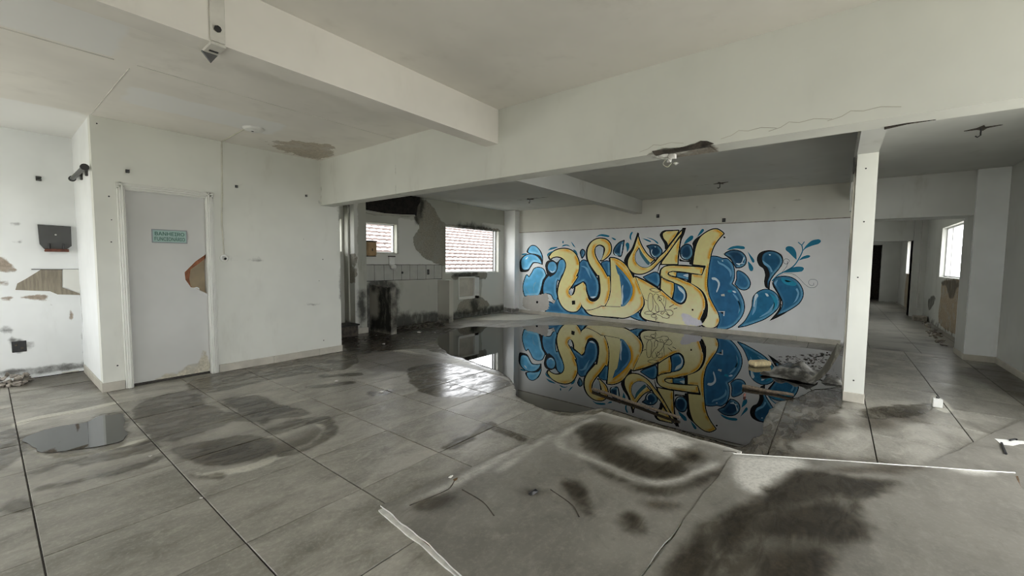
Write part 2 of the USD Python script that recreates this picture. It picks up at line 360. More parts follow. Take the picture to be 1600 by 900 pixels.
for iu in range(iu0, iu0 + 19):
    for iv in range(iv0, iv0 + 16):
        a0, a1 = max(XF, U0 + iu * P_ + .0034), min(XM, U0 + (iu + 1) * P_ - .0034)
        b0, b1 = max(YR, V0 + iv * P_ + .0034), min(YW, V0 + (iv + 1) * P_ - .0034)
        if a1 - a0 < .05 or b1 - b0 < .05: continue
        q = rect(a0, a1, b0, b1)
        if drop.contains(q): continue
        c = R @ (np.array([(a0+a1)/2, (b0+b1)/2, 0]) - [0, 0, H])
        seen = c[2] > -.3 and abs(c[0]) < 1.35 * c[2] + .6
        n = (22 if c[2] < 5 else 12) if seen else 1
        X, Y = np.meshgrid(np.linspace(a0+.002, a1-.002, n+1), np.linspace(b0+.002, b1-.002, n+1), indexing='ij')
        zt = rng.uniform(-.0012, .0012); tx, ty = rng.uniform(-.0015, .0015, 2)
        Zt = zt + tx * (X-(a0+a1)/2)/P_ + ty * (Y-(b0+b1)/2)/P_
        v = np.c_[X.ravel(), Y.ravel(), Zt.ravel()]; idx = np.arange((n+1)**2).reshape(n+1, n+1)
        f = np.concatenate([np.stack([idx[:-1,:-1], idx[1:,:-1], idx[1:,1:]], -1).reshape(-1,3), np.stack([idx[:-1,:-1], idx[1:,1:], idx[:-1,1:]], -1).reshape(-1,3)])
        loop = np.concatenate([idx[:-1,0], idx[-1,:-1], idx[:0:-1,-1], idx[0,:0:-1]])
        L = len(loop); top = v[loop]; ctr = np.array([(a0+a1)/2, (b0+b1)/2])
        low = top.copy(); low[:, :2] += np.sign(top[:, :2]-ctr) * np.where(np.abs(top[:, :2]-ctr) > (np.array([a1-a0, b1-b0])/2-.003), .002, 0); low[:, 2] -= .002
        bot = low.copy(); bot[:, 2] = -.006
        k = np.arange(L); k1 = (k+1) % L; o1, o2 = len(v), len(v)+L
        f = np.vstack([f, np.c_[loop[k1], loop[k], o1+k], np.c_[loop[k1], o1+k, o1+k1], np.c_[o1+k1, o1+k, o2+k], np.c_[o1+k1, o2+k, o2+k1]])
        v = np.vstack([v, low, bot]); ms = trimesh.Trimesh(v, f, process=False)
        obj('tile', ms, 'floor_tile', floor, stain=st(ms, [0, 1], wetA, mudB, ringC))

# ------------------------------------------------------------------ ceilings and beams
def S(name, ms, mat, axes, A=(), B=(), C=(), label=None, parent=None, smooth=False):
    return obj(name, ms, mat, parent, label=label, kind=None if parent else 'structure', stain=st(ms, axes, A, B, C), smooth=smooth)
ceil = thing('ceiling', 'flat painted plaster ceiling with faint patch lines and a peeling corner', kind='structure')
mold = Polygon(spline([tuple(fl(*p, ZC)[:2]) for p in ((440,222),(480,222),(520,232),(515,243),(497,249),(470,244),(448,238))]))
band = rect(.7, 2.9, 3.5, 3.99); patchw = rect(-1.7, .70, 5.72, 7.0)
ms = slab_grid('z', ZC, ZC + .12, (XF, 3.03), (YR, YW + .25), step=.09)
S('front_ceiling', ms, 'ceiling_paint', [0, 1], [mold.buffer(.03)], [], [patchw, rect(-1.7, .60, 2.75, 3.97), rect(.8, 2.0, 4.5, 5.0)], parent=ceil)
for a_, b_, w_ in (((.74, 3.99), (2.92, 3.99), .004), ((.715, 4.1), (.70, 5.69), .004), ((-1.2, 4.0), (.62, 4.0), .007)): obj('ridge', tube([(*a_, ZC + .001), ((a_[0]+b_[0])/2, (a_[1]+b_[1])/2 + .01, ZC + .001), (*b_, ZC + .001)], w_, 6), 'ceiling_ridge', ceil)
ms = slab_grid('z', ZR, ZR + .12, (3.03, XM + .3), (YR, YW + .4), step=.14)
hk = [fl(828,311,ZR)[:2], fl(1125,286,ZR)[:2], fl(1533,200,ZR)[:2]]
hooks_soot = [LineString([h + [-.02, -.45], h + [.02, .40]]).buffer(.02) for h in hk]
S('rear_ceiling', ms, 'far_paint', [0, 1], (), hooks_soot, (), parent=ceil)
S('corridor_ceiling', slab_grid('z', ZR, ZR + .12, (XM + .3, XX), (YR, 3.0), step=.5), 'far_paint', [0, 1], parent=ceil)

# big beam
bm = thing('beam', 'long white ceiling beam crossing the room, its lower edge broken in the middle', kind='structure')
holeb = Polygon([(1.09, 2.09), (.98, 2.125), (.86, 2.115), (.74, 2.13), (.66, 2.105), (.66, 2.08), (1.05, 2.08)])
ms = slab_grid('x', XS, XS + .19, (YR, 3.985), (2.10, ZC), step=.06)
vv = ms.vertices.copy(); brk = (vv[:, 2] < 2.101) & (vv[:, 1] > .68) & (vv[:, 1] < 1.08)      # the lost lower edge
vv[brk & (vv[:, 0] < XS + .01), 2] += .012 + .018 * np.abs(np.sin(vv[brk & (vv[:, 0] < XS + .01), 1] * 37))
ms = trimesh.Trimesh(vv, ms.faces, process=False)
cr = [[(v0, z0), (v0-.06, z0+.012), (v0-.1, z0+.035), (v0-.15, z0+.022), (v0-.22, z0+.03), (v0-.30, z0+.012)] for v0, z0 in ((1.15, 2.13), (.62, 2.13), (.36, 2.13), (.08, 2.135))]
S('beam_span', ms, 'wall_paint', [1, 2], [holeb], [], parent=bm)
for c_ in cr: obj('crack', tube([(XS - .0005, *p) for p in c_], .0017, 5), 'skirting', bm)
ms = slab_grid('x', XS + .008, XS + .19, (3.988, 5.75), (2.10, ZC), step=.07)
S('beam_end', ms, 'wall_paint', [1, 2], (), [LineString([(3.995, 2.1), (3.995, 2.7)]).buffer(.006), LineString([(5.70, 2.1), (5.70, 2.7)]).buffer(.01)], parent=bm, label='yellowed end length of the beam against the partition')
# cross beams
bm2 = thing('beam', 'short white cross beam running from behind the camera into the long beam', kind='structure')
ms = slab_grid('y', 2.475, 2.625, (XF, XS + .02), (2.405, ZC), step=.09)
specks = [Point(u, 2.705).buffer(.006 + .006 * random.random()) for u in (1.95, 2.05, 2.2, 2.32, 2.55, 2.7, 2.83)]
S('beam_span', ms, 'ceiling_paint', [0, 2], (), specks + [LineString([(2.915, 2.42), (2.915, 2.7)]).buffer(.007)], (), parent=bm2)
obj('raised_strip', cbox(.735, .80, 2.465, 2.476, 2.41, ZC, .003), 'ceiling_ridge', bm2)
bm3 = thing('beam', 'grey cross beam in the rear room meeting the wall above the mural', kind='structure')
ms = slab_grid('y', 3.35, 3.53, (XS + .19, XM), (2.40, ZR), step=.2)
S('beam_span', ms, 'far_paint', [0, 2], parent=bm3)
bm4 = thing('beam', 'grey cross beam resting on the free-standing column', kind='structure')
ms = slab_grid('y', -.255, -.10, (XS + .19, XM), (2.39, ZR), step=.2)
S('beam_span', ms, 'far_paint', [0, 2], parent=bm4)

# ------------------------------------------------------------------ walls
# outer wall, left of the partition's room
wl = thing('wall_left', 'white outer wall of the alcove, its tile band broken off and plaster missing', kind='structure')
y7 = lambda x, y: ony(x, y, YW)
WP = lambda px, sm=False: wall_poly(px, y7, [0, 2], sm)
A = [WP(q, True) for q in ([(0,402),(12,408),(24,420),(22,425),(8,424),(-20,420)], [(2,433),(10,432),(11,446),(2,446)], [(33,462),(60,460),(76,462),(75,468),(45,469),(34,466)], [(0,465),(18,462),(22,468),(14,470),(0,470)],
     [(110,470),(112,470),(113,500),(110,501)], [(84,478),(86,478),(86,480)], [(-60,400),(-20,395),(0,408),(0,425),(-60,430)])]
B = [WP(q, True) for q in ([(20,533),(37,533),(37,550),(21,550)], [(46,534),(50,534),(50,541),(46,541)], [(0,512),(16,513),(18,517),(0,520)], [(0,580),(50,575),(137,566),(137,572),(0,590)], [(20,348),(29,349),(29,351),(20,351)], [(22,376),(32,376),(32,378),(22,378)], [(132,515),(135,515),(136,555),(133,555)])]
B += [LineString([y7(8,517)[[0,2]], y7(16,528)[[0,2]], y7(24,536)[[0,2]]]).buffer(.008)]
ms = slab_grid('y', YW, YW + .2, (XF, XR + .02), (0, ZC), step=.05)
S('wall_face', ms, 'wall_white', [0, 2], A, B, [], parent=wl)
r0, r1 = y7(60, 421), y7(97, 449)
rib = WP([(64,421),(97,421),(97,449),(131,461),(90,460),(78,455),(50,454),(24,453),(27,443),(40,436),(58,425)])
def plate_xz(poly, y0, y1):      # polygon in (x, z) given depth along y
    m = trimesh.creation.extrude_polygon(poly, abs(y1 - y0), engine='earcut'); v = m.vertices.copy()
    return trimesh.Trimesh(np.c_[v[:, 0], max(y0, y1) - v[:, 2], v[:, 1]], m.faces, process=False)
def plate_yz(poly, x0, x1):
    m = trimesh.creation.extrude_polygon(poly, abs(x1 - x0), engine='earcut'); v = m.vertices.copy()
    return trimesh.Trimesh(np.c_[min(x0, x1) + v[:, 2], v[:, 0], v[:, 1]], m.faces, process=False)
obj('mortar_bed', plate_xz(rib, YW - .006, YW + .01), 'rib_mortar', wl, label='brown ribbed mortar where a tile came off')
pan = WP([(98,421),(139,421),(140,464),(131,461),(98,448)])
obj('tile', plate_xz(pan, YW - .014, YW + .01), 'frame_white', wl, label='last white wall tile, its lower corner broken off')
led = WP([(49,420.2),(140,420.6),(140,421.8),(49,421.4)])
obj('ledge', plate_xz(led, YW - .012, YW + .01), 'grey_metal', wl)

# return, and the partition with the door
wr = thing('wall_return', 'narrow bright white return wall at the corner of the partition', kind='structure')
ms = slab_grid('x', XR, XR + .12, (YD + .12, YW), (0, ZC), step=.06)
S('wall_face', ms, 'wall_white', [1, 2], (), [LineString([(6.95, .5), (6.95, 1.0)]).buffer(.012)], parent=wr)
wp = thing('wall_partition', 'off-white partition wall holding the washroom door', kind='structure')
y5 = lambda x, y: ony(x, y, YD)
W5 = lambda px, sm=True: wall_poly(px, y5, [0, 2], sm)
ms = slab_grid('y', YD, YD + .12, (XR, XE), (0, ZC), holes=[(.90, 1.615, 0, 2.045)], step=.06)
B = [LineString([y5(*a)[[0, 2]], y5(*b)[[0, 2]]]).buffer(.005) for a, b in (((360,404),(410,405)), ((472,474),(500,475)), ((500,310),(502,330)))]
B += [W5(q) for q in ([(528,325),(531,325),(532,345),(529,345)], [(530,420),(532,420),(533,470),(531,470)])]
S('wall_face', ms, 'wall_paint', [0, 2], (), B, (), parent=wp)
for x0, z0, s in ((.80, 1.95, .012), (.80, 1.5, .01), (.80, .25, .012), (.81, 1.72, .008), (2.95, .2, .012), (2.96, 1.35, .012), (2.9, 1.05, .008), (2.7, 1.62, .006), (.74, 2.64, .01)):
    obj('nail_hole', tube([(x0, YD - .001, z0), (x0, YD + .01, z0)], s * .65, 7), 'black_plastic', wp)
ms = slab_grid('x', XE, XE - .1, (YD + .12, 7.14), (0, ZR), step=.3)
S('wall_end', ms, 'kitchen_paint', [1, 2], parent=wp)
# room behind the door
tn = thing('wall_washroom', 'tan inner wall of the washroom seen through the hole in the door', kind='structure')
obj('wall_face', cat(slab_grid('y', 6.55, 6.65, (XR + .12, XE - .1), (0, ZC), holes=[(2.1, 2.95, 1.2, 2.2)], step=.8), box(XR + .12, XR+.14, YD + .12, 6.55, 0, ZC), box(XR, XE, YD, 6.65, -.1, -.005)), 'room_tan', tn)  # unseen window opening added here to light the washroom

# kitchen outer wall
wk = thing('wall_kitchen', 'grey mouldy kitchen wall with two window openings and fallen plaster', kind='structure')
holes = [(4.44, 5.165, 1.495, 2.065), (6.48, 8.35, 1.08, 2.155), (6.90, 7.585, .455, .965)]
ms = slab_grid('y', YW, YW + .2, (4.1, XM + .2), (0, ZR), holes=holes, step=.05)
A = [WP(q, True) for q in ([(652,312),(672,318),(690,345),(697,352),(697,412),(680,411),(662,402),(650,390),(646,372),(655,355),(648,340)], [(697,350),(780,358),(782,362),(697,354)], [(705,430),(760,425),(758,436),(712,438)], [(722,470),(752,466),(765,478),(735,490),(715,488)])]
B = [WP([(545,322),(571,329),(600,333),(650,336),(650,322),(656,322),(656,300),(545,300)]), WP([(575,440),(620,445),(615,510),(575,520)], True), WP([(600,495),(690,488),(700,505),(600,515)], True), WP([(715,352),(740,350),(765,356),(770,361),(735,360)], True),
     WP([(707,428),(745,424),(740,434),(715,436)], True), WP([(735,470),(748,468),(745,488),(738,490)], True), WP([(700,490),(795,476),(797,484),(704,502)], True), WP([(540,505),(580,500),(580,525),(540,530)], True), WP([(648,300),(660,300),(662,330),(650,350)],True)]
C = [rect(4.3, 6.3, 1.27, 1.48), rect(5.2, 6.0, 1.3, 2.2), rect(7.7, 8.6, .2, 2.3)]
S('wall_face', ms, 'kitchen_paint', [0, 2], A, B, C, parent=wk)
ms = slab_grid('y', 7.14, 7.34, (XE - .1, 4.2), (0, ZR), holes=[(3.55, 4.06, 1.50, 2.09)], step=.08)
S('wall_face', ms, 'kitchen_paint', [0, 2], (), [rect(3.2, 4.2, 0, .16)], parent=wk)
us = np.array([4.36] + [ony(p, 425, YW)[0] for p in (584.5, 599.6, 613.8, 627, 640, 652, 665, 678, 690)] )
for a, b in zip(us[:-1], us[1:]):
    obj('tile', cbox(a + .004, b - .004, YW - .012, YW + .004, .957, 1.256, .002), 'cream_tile', wk)
obj('tile_bed', box(4.36, us[-1] + .01, YW - .005, YW + .004, .947, 1.266), 'tile_joint', wk)
obj('burnt_lining', plate_xz(WP([(545,323),(571,330),(600,334),(650,337),(652,322),(656,316),(656,300),(545,300)]), YW - .012, YW + .004), 'soot', wk, label='soot-black strip where the ceiling lining is gone')
obj('curled_edge', tube([ony(*p, YW - .02) for p in ((552,325),(571,330),(585,333),(600,334.5),(625,336),(648,337))], [.012, .03, .035, .02, .015, .02], 7), 'kitchen_paint', wk, stain=np.zeros((44, 3)))
# pillar of the kitchen wall
pl = thing('pillar', 'dirty square pillar beside the tiled kitchen wall', kind='structure')
ms = slab_grid('y', 6.84, 7.16, (4.13, 4.37), (0, ZR), step=.05)
S('shaft', ms, 'kitchen_paint', [0, 2], [Polygon(spline([(4.12, 1.45), (4.18, 1.4), (4.17, 1.1), (4.12, .95)]))], [rect(4.1, 4.4, 0, .06), Polygon(spline([(4.2, .7), (4.3, .8), (4.34, .3), (4.22, .2)]))], [rect(4.1, 4.2, .1, 2.6)], parent=pl)  # left face painted paler, as if lit by the window beside it
obj('skirting', cbox(4.115, 4.385, 6.825, 7.0, 0, .10, .004), 'skirting', pl)
pl2 = thing('pillar', 'pale corner pillar between the big window and the mural wall', kind='structure')
ms = slab_grid('x', 8.58, XM + .02, (6.64, YW), (0, ZR), step=.08)
S('shaft', ms, 'mural_paint', [1, 2], (), [rect(6.6, 7.0, 0, .12)], parent=pl2)
# burnt low wall and the second stub
ls = thing('low_wall', 'waist-high stub of wall blackened by mould standing against the kitchen wall', 'low wall')
ms = slab_grid('x', 4.53, 4.65, (6.33, YW - .001), (0, .85), step=.04)
vv = ms.vertices.copy(); top = vv[:, 2] > .84; vv[top, 2] += .012 * np.sin(vv[top, 1] * 23) + .02 * (vv[top, 1] > 6.8)
ms = trimesh.Trimesh(vv, ms.faces, process=False)
obj('stub', ms, 'dirty_plaster', ls, stain=st(ms, [1, 2], (), [rect(6.3, 6.72, .3, .95), Polygon([(6.3, 0), (6.72, 0), (6.70, .8), (6.9, .76), (6.98, .9), (6.3, .9)]), rect(6.3, 7, 0, .28), rect(6.3, 6.55, 0, 1)], [Polygon(spline([(6.75, .3), (6.93, .3), (6.93, .74), (6.78, .72)]))]))
ls = thing('low_wall', 'pale narrow stub of wall below the left side of the big kitchen window', 'low wall')
ms = slab_grid('x', 6.24, 6.36, (6.62, YW - .001), (0, .93), step=.06)
obj('stub', ms, 'dirty_plaster', ls, stain=st(ms, [1, 2], (), [rect(6.6, 7, 0, .12)], [rect(6.5, 7, .2, 1)]))

# mural wall, its upper band
wm = thing('wall_mural', 'white rear wall carrying the graffiti mural under a plain upper band', kind='structure')
xM = lambda x, y: onx(x, y, XM)
ms = slab_grid('x', XM, XM + .2, (-.26, YW), (0, 2.15), step=.06)
S('wall_face', ms, 'mural_paint', [1, 2], (), [rect(-.3, 7, 0, .03)], parent=wm)
ms = slab_grid('x', XM - .02, XM + .2, (-.26, 6.64), (2.12, ZR), step=.12)
obj('joint', box(XM - .024, XM + .01, -.26, 6.64, 2.108, 2.121), 'rubble_grey', wm)  # dark strip drawn in place of the shadow line under the band
S('upper_band', ms, 'band_paint', [1, 2], (), [LineString([(1.2, 2.45), (.9, 2.36), (.5, 2.5)]).buffer(.006), LineString([(2.3, 2.4), (2.2, 2.5)]).buffer(.006)], parent=wm)
# opening to the corridor
wc = thing('wall_corridor', 'wall with a wide opening from the rear room into the corridor', kind='structure')
ms = slab_grid('x', 8.66, 9.2, (-1.50, -.26), (0, ZR), holes=[(-1.48, -.30, 0, 2.06)], step=.15)
S('header', ms, 'far_paint', [1, 2], parent=wc)
ms = slab_grid('x', 8.60, 9.25, (YR - .05, -1.485), (0, ZR), step=.15)
S('pier', ms, 'wall_white', [1, 2], parent=wc)
obj('skirting', cbox(8.588, 9.25, YR, -1.473, 0, .085, .004), 'skirting', wc)
wc2 = thing('wall_corridor', 'second wall with an opening further along the corridor', kind='structure')
ms = slab_grid('x', 15.2, 15.6, (-1.60, .3), (0, ZR), holes=[(-1.55, 0.1, 0, 2.0)], step=.3)
S('header', ms, 'far_paint', [1, 2], parent=wc2)
S('pier', cat(slab_grid('x', 15.12, 15.6, (-1.79, -1.55), (0, ZR), step=.3), slab_grid('x', 14.95, 15.12, (-1.79, -1.68), (0, ZR), step=.3)), 'far_paint', [1, 2], parent=wc2)
wf = thing('wall_far', 'pale end wall at the far end of the corridor with a dark doorway', kind='structure')
ms = slab_grid('x', 20.6, 20.8, (YR, 1.), (0, ZR), holes=[(-1.28, -.4, 0, 2.1)], step=.4)
S('wall_face', ms, 'far_paint', [1, 2], (), [rect(-1.8, -1.2, 0, .12)], parent=wf)
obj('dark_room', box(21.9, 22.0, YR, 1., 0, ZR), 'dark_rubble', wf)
cw = thing('wall_corridor_left', 'left side wall of the corridor', kind='structure')
S('wall_face', slab_grid('y', .32, .5, (8.95, XX), (0, ZR), step=.6), 'far_paint', [0, 2], parent=cw)

# right wall with windows
wR = thing('wall_right', 'long right-hand wall with window openings towards the corridor end', kind='structure')
yR = lambda x, y: ony(x, y, YR)
holes = [(10.75, 13.1, 1.10, 2.17), (17.0, 18.8, 1.08, 2.12), (-.6, .6, .7, 1.6), (2.0, 5.1, .3, 2.6)]  # last two openings are unseen, put in and sized to light the room
ms = slab_grid('y', YR, YR - .2, (XF, XX), (0, ZR + .1), holes=holes, step=.12)
WRp = lambda px: wall_poly(px, yR, [0, 2], True)
A = [WRp([(1472,440),(1505,440),(1495,480),(1498,520),(1478,515),(1466,500),(1470,460)]), Polygon(spline([(17.6, 0), (18.7, 0), (18.6, 1.0), (17.7, 1.0)]))]
B = [WRp([(1470,437),(1508,440),(1500,450),(1472,445)]), WRp([(1450,470),(1458,462),(1462,468),(1452,485)]), rect(9.2, 15, 0, .10), WRp([(1480,440),(1495,440),(1490,465),(1482,462)])]
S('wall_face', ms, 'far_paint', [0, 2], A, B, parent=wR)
obj('skirting', cbox(4.9, 8.6, YR, YR + .014, 0, .085, .004), 'skirting', wR)
# front of the building behind the camera: window bays
wF = thing('wall_front', 'front wall behind the camera made of wide window bays', kind='structure')
ms = slab_grid('x', XF, XF - .2, (YR - .2, YW + .2), (-.1, ZC + .1), holes=[(-1.2, .4, .6, 1.5), (1.9, 3.4, .6, 1.5), (4.3, 6.6, .6, 1.95)], step=.4)  # unseen bays, sized to balance the light in the room
S('wall_face', ms, 'wall_paint', [1, 2], parent=wF)
obj('ground', box(-60, 80, -60, 60, -3.6, -3.5), 'ground_outside', None, label='grey ground outside the building', kind='structure')  # unseen; tone kept pale to bounce light up to the ceiling

# free-standing column
col = thing('column', 'slim white free-standing column with a rough broken left side', kind='structure')
ms = slab_grid('x', 5.19, 5.50, (-.257, -.103), (.09, 2.39), step=.05)
S('shaft', ms, 'wall_paint', [1, 2], parent=col)
vv = trimesh.creation.box(bounds=[[5.20, -.104, .12], [5.50, -.088, 2.36]]).subdivide().subdivide().subdivide().subdivide(); q = vv.vertices.copy()
q[:, 1] += np.where(q[:, 1] > -.096, (meshkit.noise(q * [9, 1, 14], 3) - .5) * .02, 0)
vv = trimesh.Trimesh(q, vv.faces, process=False)
obj('broken_edge', vv, 'dirty_plaster', col, label='rough plaster where a wall was torn away', stain=st(vv, [0, 2], (), [rect(5.1, 5.6, 2.2, 2.4), rect(5.35, 5.6, .1, .75)], [rect(5.2, 5.5, .3, 1.5)]))
obj('cover_strip', cbox(5.22, 5.30, -.09, -.068, 1.86, 2.14, .003), 'white_plastic', col, label='white plastic cover strip')
obj('cover_strip', cbox(5.21, 5.27, -.09, -.075, 2.22, 2.37, .003), 'grey_metal', col)
obj('skirting', cbox(5.18, 5.51, -.263, -.097, 0, .095, .004), 'skirting', col)
for z0, v0 in ((.215, -.175), (2.25, -.17), (1.22, -.16), (1.75, -.18)): obj('nail_hole', tube([(5.188, v0, z0), (5.2, v0, z0)], .007, 7), 'black_plastic', col)

# ------------------------------------------------------------------ skirtings
bb = thing('baseboard_partition', 'beige tile skirting along the partition', kind='structure')
segs = [(XR - .008, .852)] + [(a, min(a + .602, XE + .012)) for a in np.arange(1.675, XE, .604)]
for a, b in segs: obj('skirting_tile', cbox(a + .001, b - .001, YD - .013, YD, 0, .092, .003), 'skirting', bb)
for a in np.arange(YD - .013, YW - .1, .604): obj('skirting_tile', cbox(XR - .013, XR, a, min(a + .602, YW), 0, .092, .003), 'skirting', bb)
obj('skirting_tile', cbox(XE, XE + .013, YD - .013, 6.3, 0, .092, .003), 'skirting', bb)
bb = thing('baseboard_mural', 'grey tile skirting under the mural', kind='structure')
for a in np.arange(-.1, 6.6, .604): obj('skirting_tile', cbox(XM - .013, XM, a + .001, min(a + .602, 6.64), 0, .085, .003), 'skirting', bb)

# ------------------------------------------------------------------ the door
dr = thing('door_1', 'white washroom door with a hole punched through and a peeling foot', kind='structure')
yl = 5.745
fx0, fx1 = .855, 1.672
def casing(x0, x1, z0, z1, vertical):
    w = [(0, .0), (.25, .012), (.55, .018), (.8, .012), (1, .02)]
    parts = []
    for (a, d0), (b, _) in zip(w[:-1], w[1:]):
        if vertical: parts.append(cbox(x0 + (x1-x0)*a, x0 + (x1-x0)*b, YD - .012 - d0, YD + .01, z0, z1, .003))
        else: parts.append(cbox(x0, x1, YD - .012 - d0, YD + .01, z0 + (z1-z0)*a, z0 + (z1-z0)*b, .003))
    return cat(*parts)
fr = obj('door_frame', cat(casing(fx0, .915, 0, 2.10, True), casing(fx1, 1.603, 0, 2.10, True), casing(fx0, fx1, 2.035, 2.10, False),
     cbox(.90, .918, YD - .004, YD + .12, 0, 2.045), cbox(1.598, 1.615, YD - .004, YD + .12, 0, 2.045), cbox(.90, 1.615, YD - .004, YD + .12, 2.03, 2.047)), 'frame_white', dr)
yy = lambda x, y: ony(x, y, yl)
hole = wall_poly([(320.7,398),(306,408),(288.5,425.4),(289.7,437),(298.2,448.7),(306.8,450.6),(313,454),(325.4,459.6),(332,460),(332,395)], yy, [0, 2])
leaf = rect(.92, 1.597, .028, 2.03)
def grid_plate(poly, y0, y1, step=.03):
    """a plate in the xz plane with inner vertices"""
    b = poly.bounds; pts = [np.array(r.coords)[:-1] for r in ([poly.exterior] + list(poly.interiors))]
    bd = np.vstack([shapely.get_coordinates(shapely.segmentize(LineString(np.vstack([p, p[:1]])), step))[:-1] for p in pts])
    X, Z = np.meshgrid(np.arange(b[0], b[2], step), np.arange(b[1], b[3], step)); g = np.c_[X.ravel(), Z.ravel()]
    g = g[sdf(poly, g) > step * .4]; p = np.vstack([bd, g]); t = Delaunay(p).simplices
    c = p[t].mean(1); t = t[shapely.contains_xy(poly, c[:, 0], c[:, 1])]
    a = p[t]; flip = np.cross(a[:, 1]-a[:, 0], a[:, 2]-a[:, 0]) < 0; t[flip] = t[flip][:, ::-1]
    fr = np.c_[p[:, 0], np.full(len(p), y0), p[:, 1]]; side = plate_xz(poly, y0 + .0004, y1)
    return trimesh.Trimesh(fr, t, process=False), side
face, side = grid_plate(leaf.difference(hole), yl, yl + .006)
peel = wall_poly([(240,598),(262,588),(275,583),(295,574),(310,568),(315,558),(320,552),(325,562),(331,570),(332,584),(290,592)], yy, [0, 2])
obj('door_leaf', face, 'door_paint', dr, stain=st(face, [0, 2], [peel.buffer(.012)], [], []))
obj('door_edge', cat(side, box(.92, .95, yl + .006, yl + .034, .028, 2.03), box(1.57, 1.597, yl + .006, yl + .034, .028, .9), box(.92, 1.597, yl + .006, yl + .034, .028, .06)), 'frame_white', dr)
hole2 = wall_poly([(324,402),(312,412),(299,421),(297,436),(299,447),(307,452),(325.4,461),(333,461),(333,395)], yy, [0, 2])
obj('back_panel', plate_xz(leaf.difference(hole2), yl + .03, yl + .036), 'door_brown', dr, label='brown inner face of the back panel')
obj('threshold', box(.90, 1.615, YD + .05, YD + .11, -.01, .034), 'grout', dr)  # added dark block, keeps light out of the shaded gap under the door
obj('lock_ring', trimesh.creation.torus(.022, .006, transform=trimesh.transformations.translation_matrix([1.497, yl + .012, .99]) @ trimesh.transformations.rotation_matrix(np.pi/2, [1, 0, 0])), 'aluminium', dr, smooth=True)
sg = obj('sign', cbox(1.118, 1.424, yl - .006, yl + .001, 1.508, 1.653, .002), 'sign_border', dr, label='washroom sign with green lettering')
obj('sign_panel', cbox(1.128, 1.414, yl - .008, yl - .004, 1.518, 1.643, .001), 'sign_face', sg)
for txt, z0 in (('BANHEIRO', 1.589), ('FUNCIONÁRIO', 1.533)):
    t = meshkit.text_mesh(txt, .036, .0015, bold=True); w = t.bounds[1][0] - t.bounds[0][0]
    v = t.vertices.copy(); sx = min(1.0, .262 / w); v[:, 0] = (v[:, 0] - t.bounds[0][0] - w / 2) * sx
    obj('lettering', trimesh.Trimesh(np.c_[1.271 + v[:, 0], yl - .008 - v[:, 2] + .0002, z0 + v[:, 1]], t.faces[:, ::-1], process=False), 'sign_letter', sg)

# ------------------------------------------------------------------ windows
def wframe(name, y, x0, x1, z0, z1, t=.03, d=.04, mulls=(), mat='aluminium'):
    w = thing(name, None, kind='structure')
    ps = [cbox(x0, x0+t, y, y+d, z0, z1), cbox(x1-t, x1, y, y+d, z0, z1), cbox(x0, x1, y, y+d, z0, z0+t), cbox(x0, x1, y, y+d, z1-t, z1)]
    obj('window_frame', cat(*ps), mat, w)
    for m_ in mulls: obj('mullion', cbox(m_ - t/2, m_ + t/2, y, y+d, z0, z1), mat, w)
    return w
tag(wframe('window_1', YW + .10, 4.44, 5.165, 1.495, 2.065, .022), 'small kitchen window opening looking on a tiled roof')
w2 = wframe('window_2', YW + .10, 6.48, 8.35, 1.08, 2.155, .025, mulls=())
tag(w2, 'big kitchen window opening with ragged edges looking on a tiled roof')
obj('mullion', cbox(8.255, 8.275, YW + .1, YW + .13, 1.08, 2.155), 'grey_metal', w2)
obj('broken_rim', cat(*[rock(random.uniform(.03, .07), 100 + i, .7).apply_translation([u, YW + .02, 2.135 + random.uniform(-.02, .015)]) for i, u in enumerate(np.linspace(6.9, 8.2, 26))]), 'dark_rubble', w2, kind='stuff')
tag(wframe('window_3', YR - .12, 10.75, 13.1, 1.10, 2.17, .03, mulls=(12.55,)), 'overexposed corridor window with a dark mullion')
tag(wframe('window_4', YR - .12, 17.0, 18.8, 1.08, 2.12, .03), 'far corridor window beyond the second opening')
tag(wframe('window_5', 7.25, 3.55, 4.06, 1.50, 2.09, .02), 'narrow window slit beside the partition end')
ht = thing('wall_hatch', 'cream meter hatch with a white frame under the big kitchen window', 'hatch')
obj('panel', box(6.90, 7.585, YW + .06, YW + .08, .455, .965), 'room_tan', ht) if False else obj('panel', cbox(6.90, 7.585, YW + .05, YW + .08, .455, .965), 'skirting', ht)
obj('frame', cat(cbox(7.44, 7.60, YW - .012, YW + .05, .44, .98), cbox(6.88, 7.60, YW - .012, YW + .05, .44, .50), cbox(6.88, 6.915, YW - .012, YW + .05, .44, .98), cbox(6.88, 7.60, YW - .012, YW + .05, .95, .98)), 'frame_white', ht)

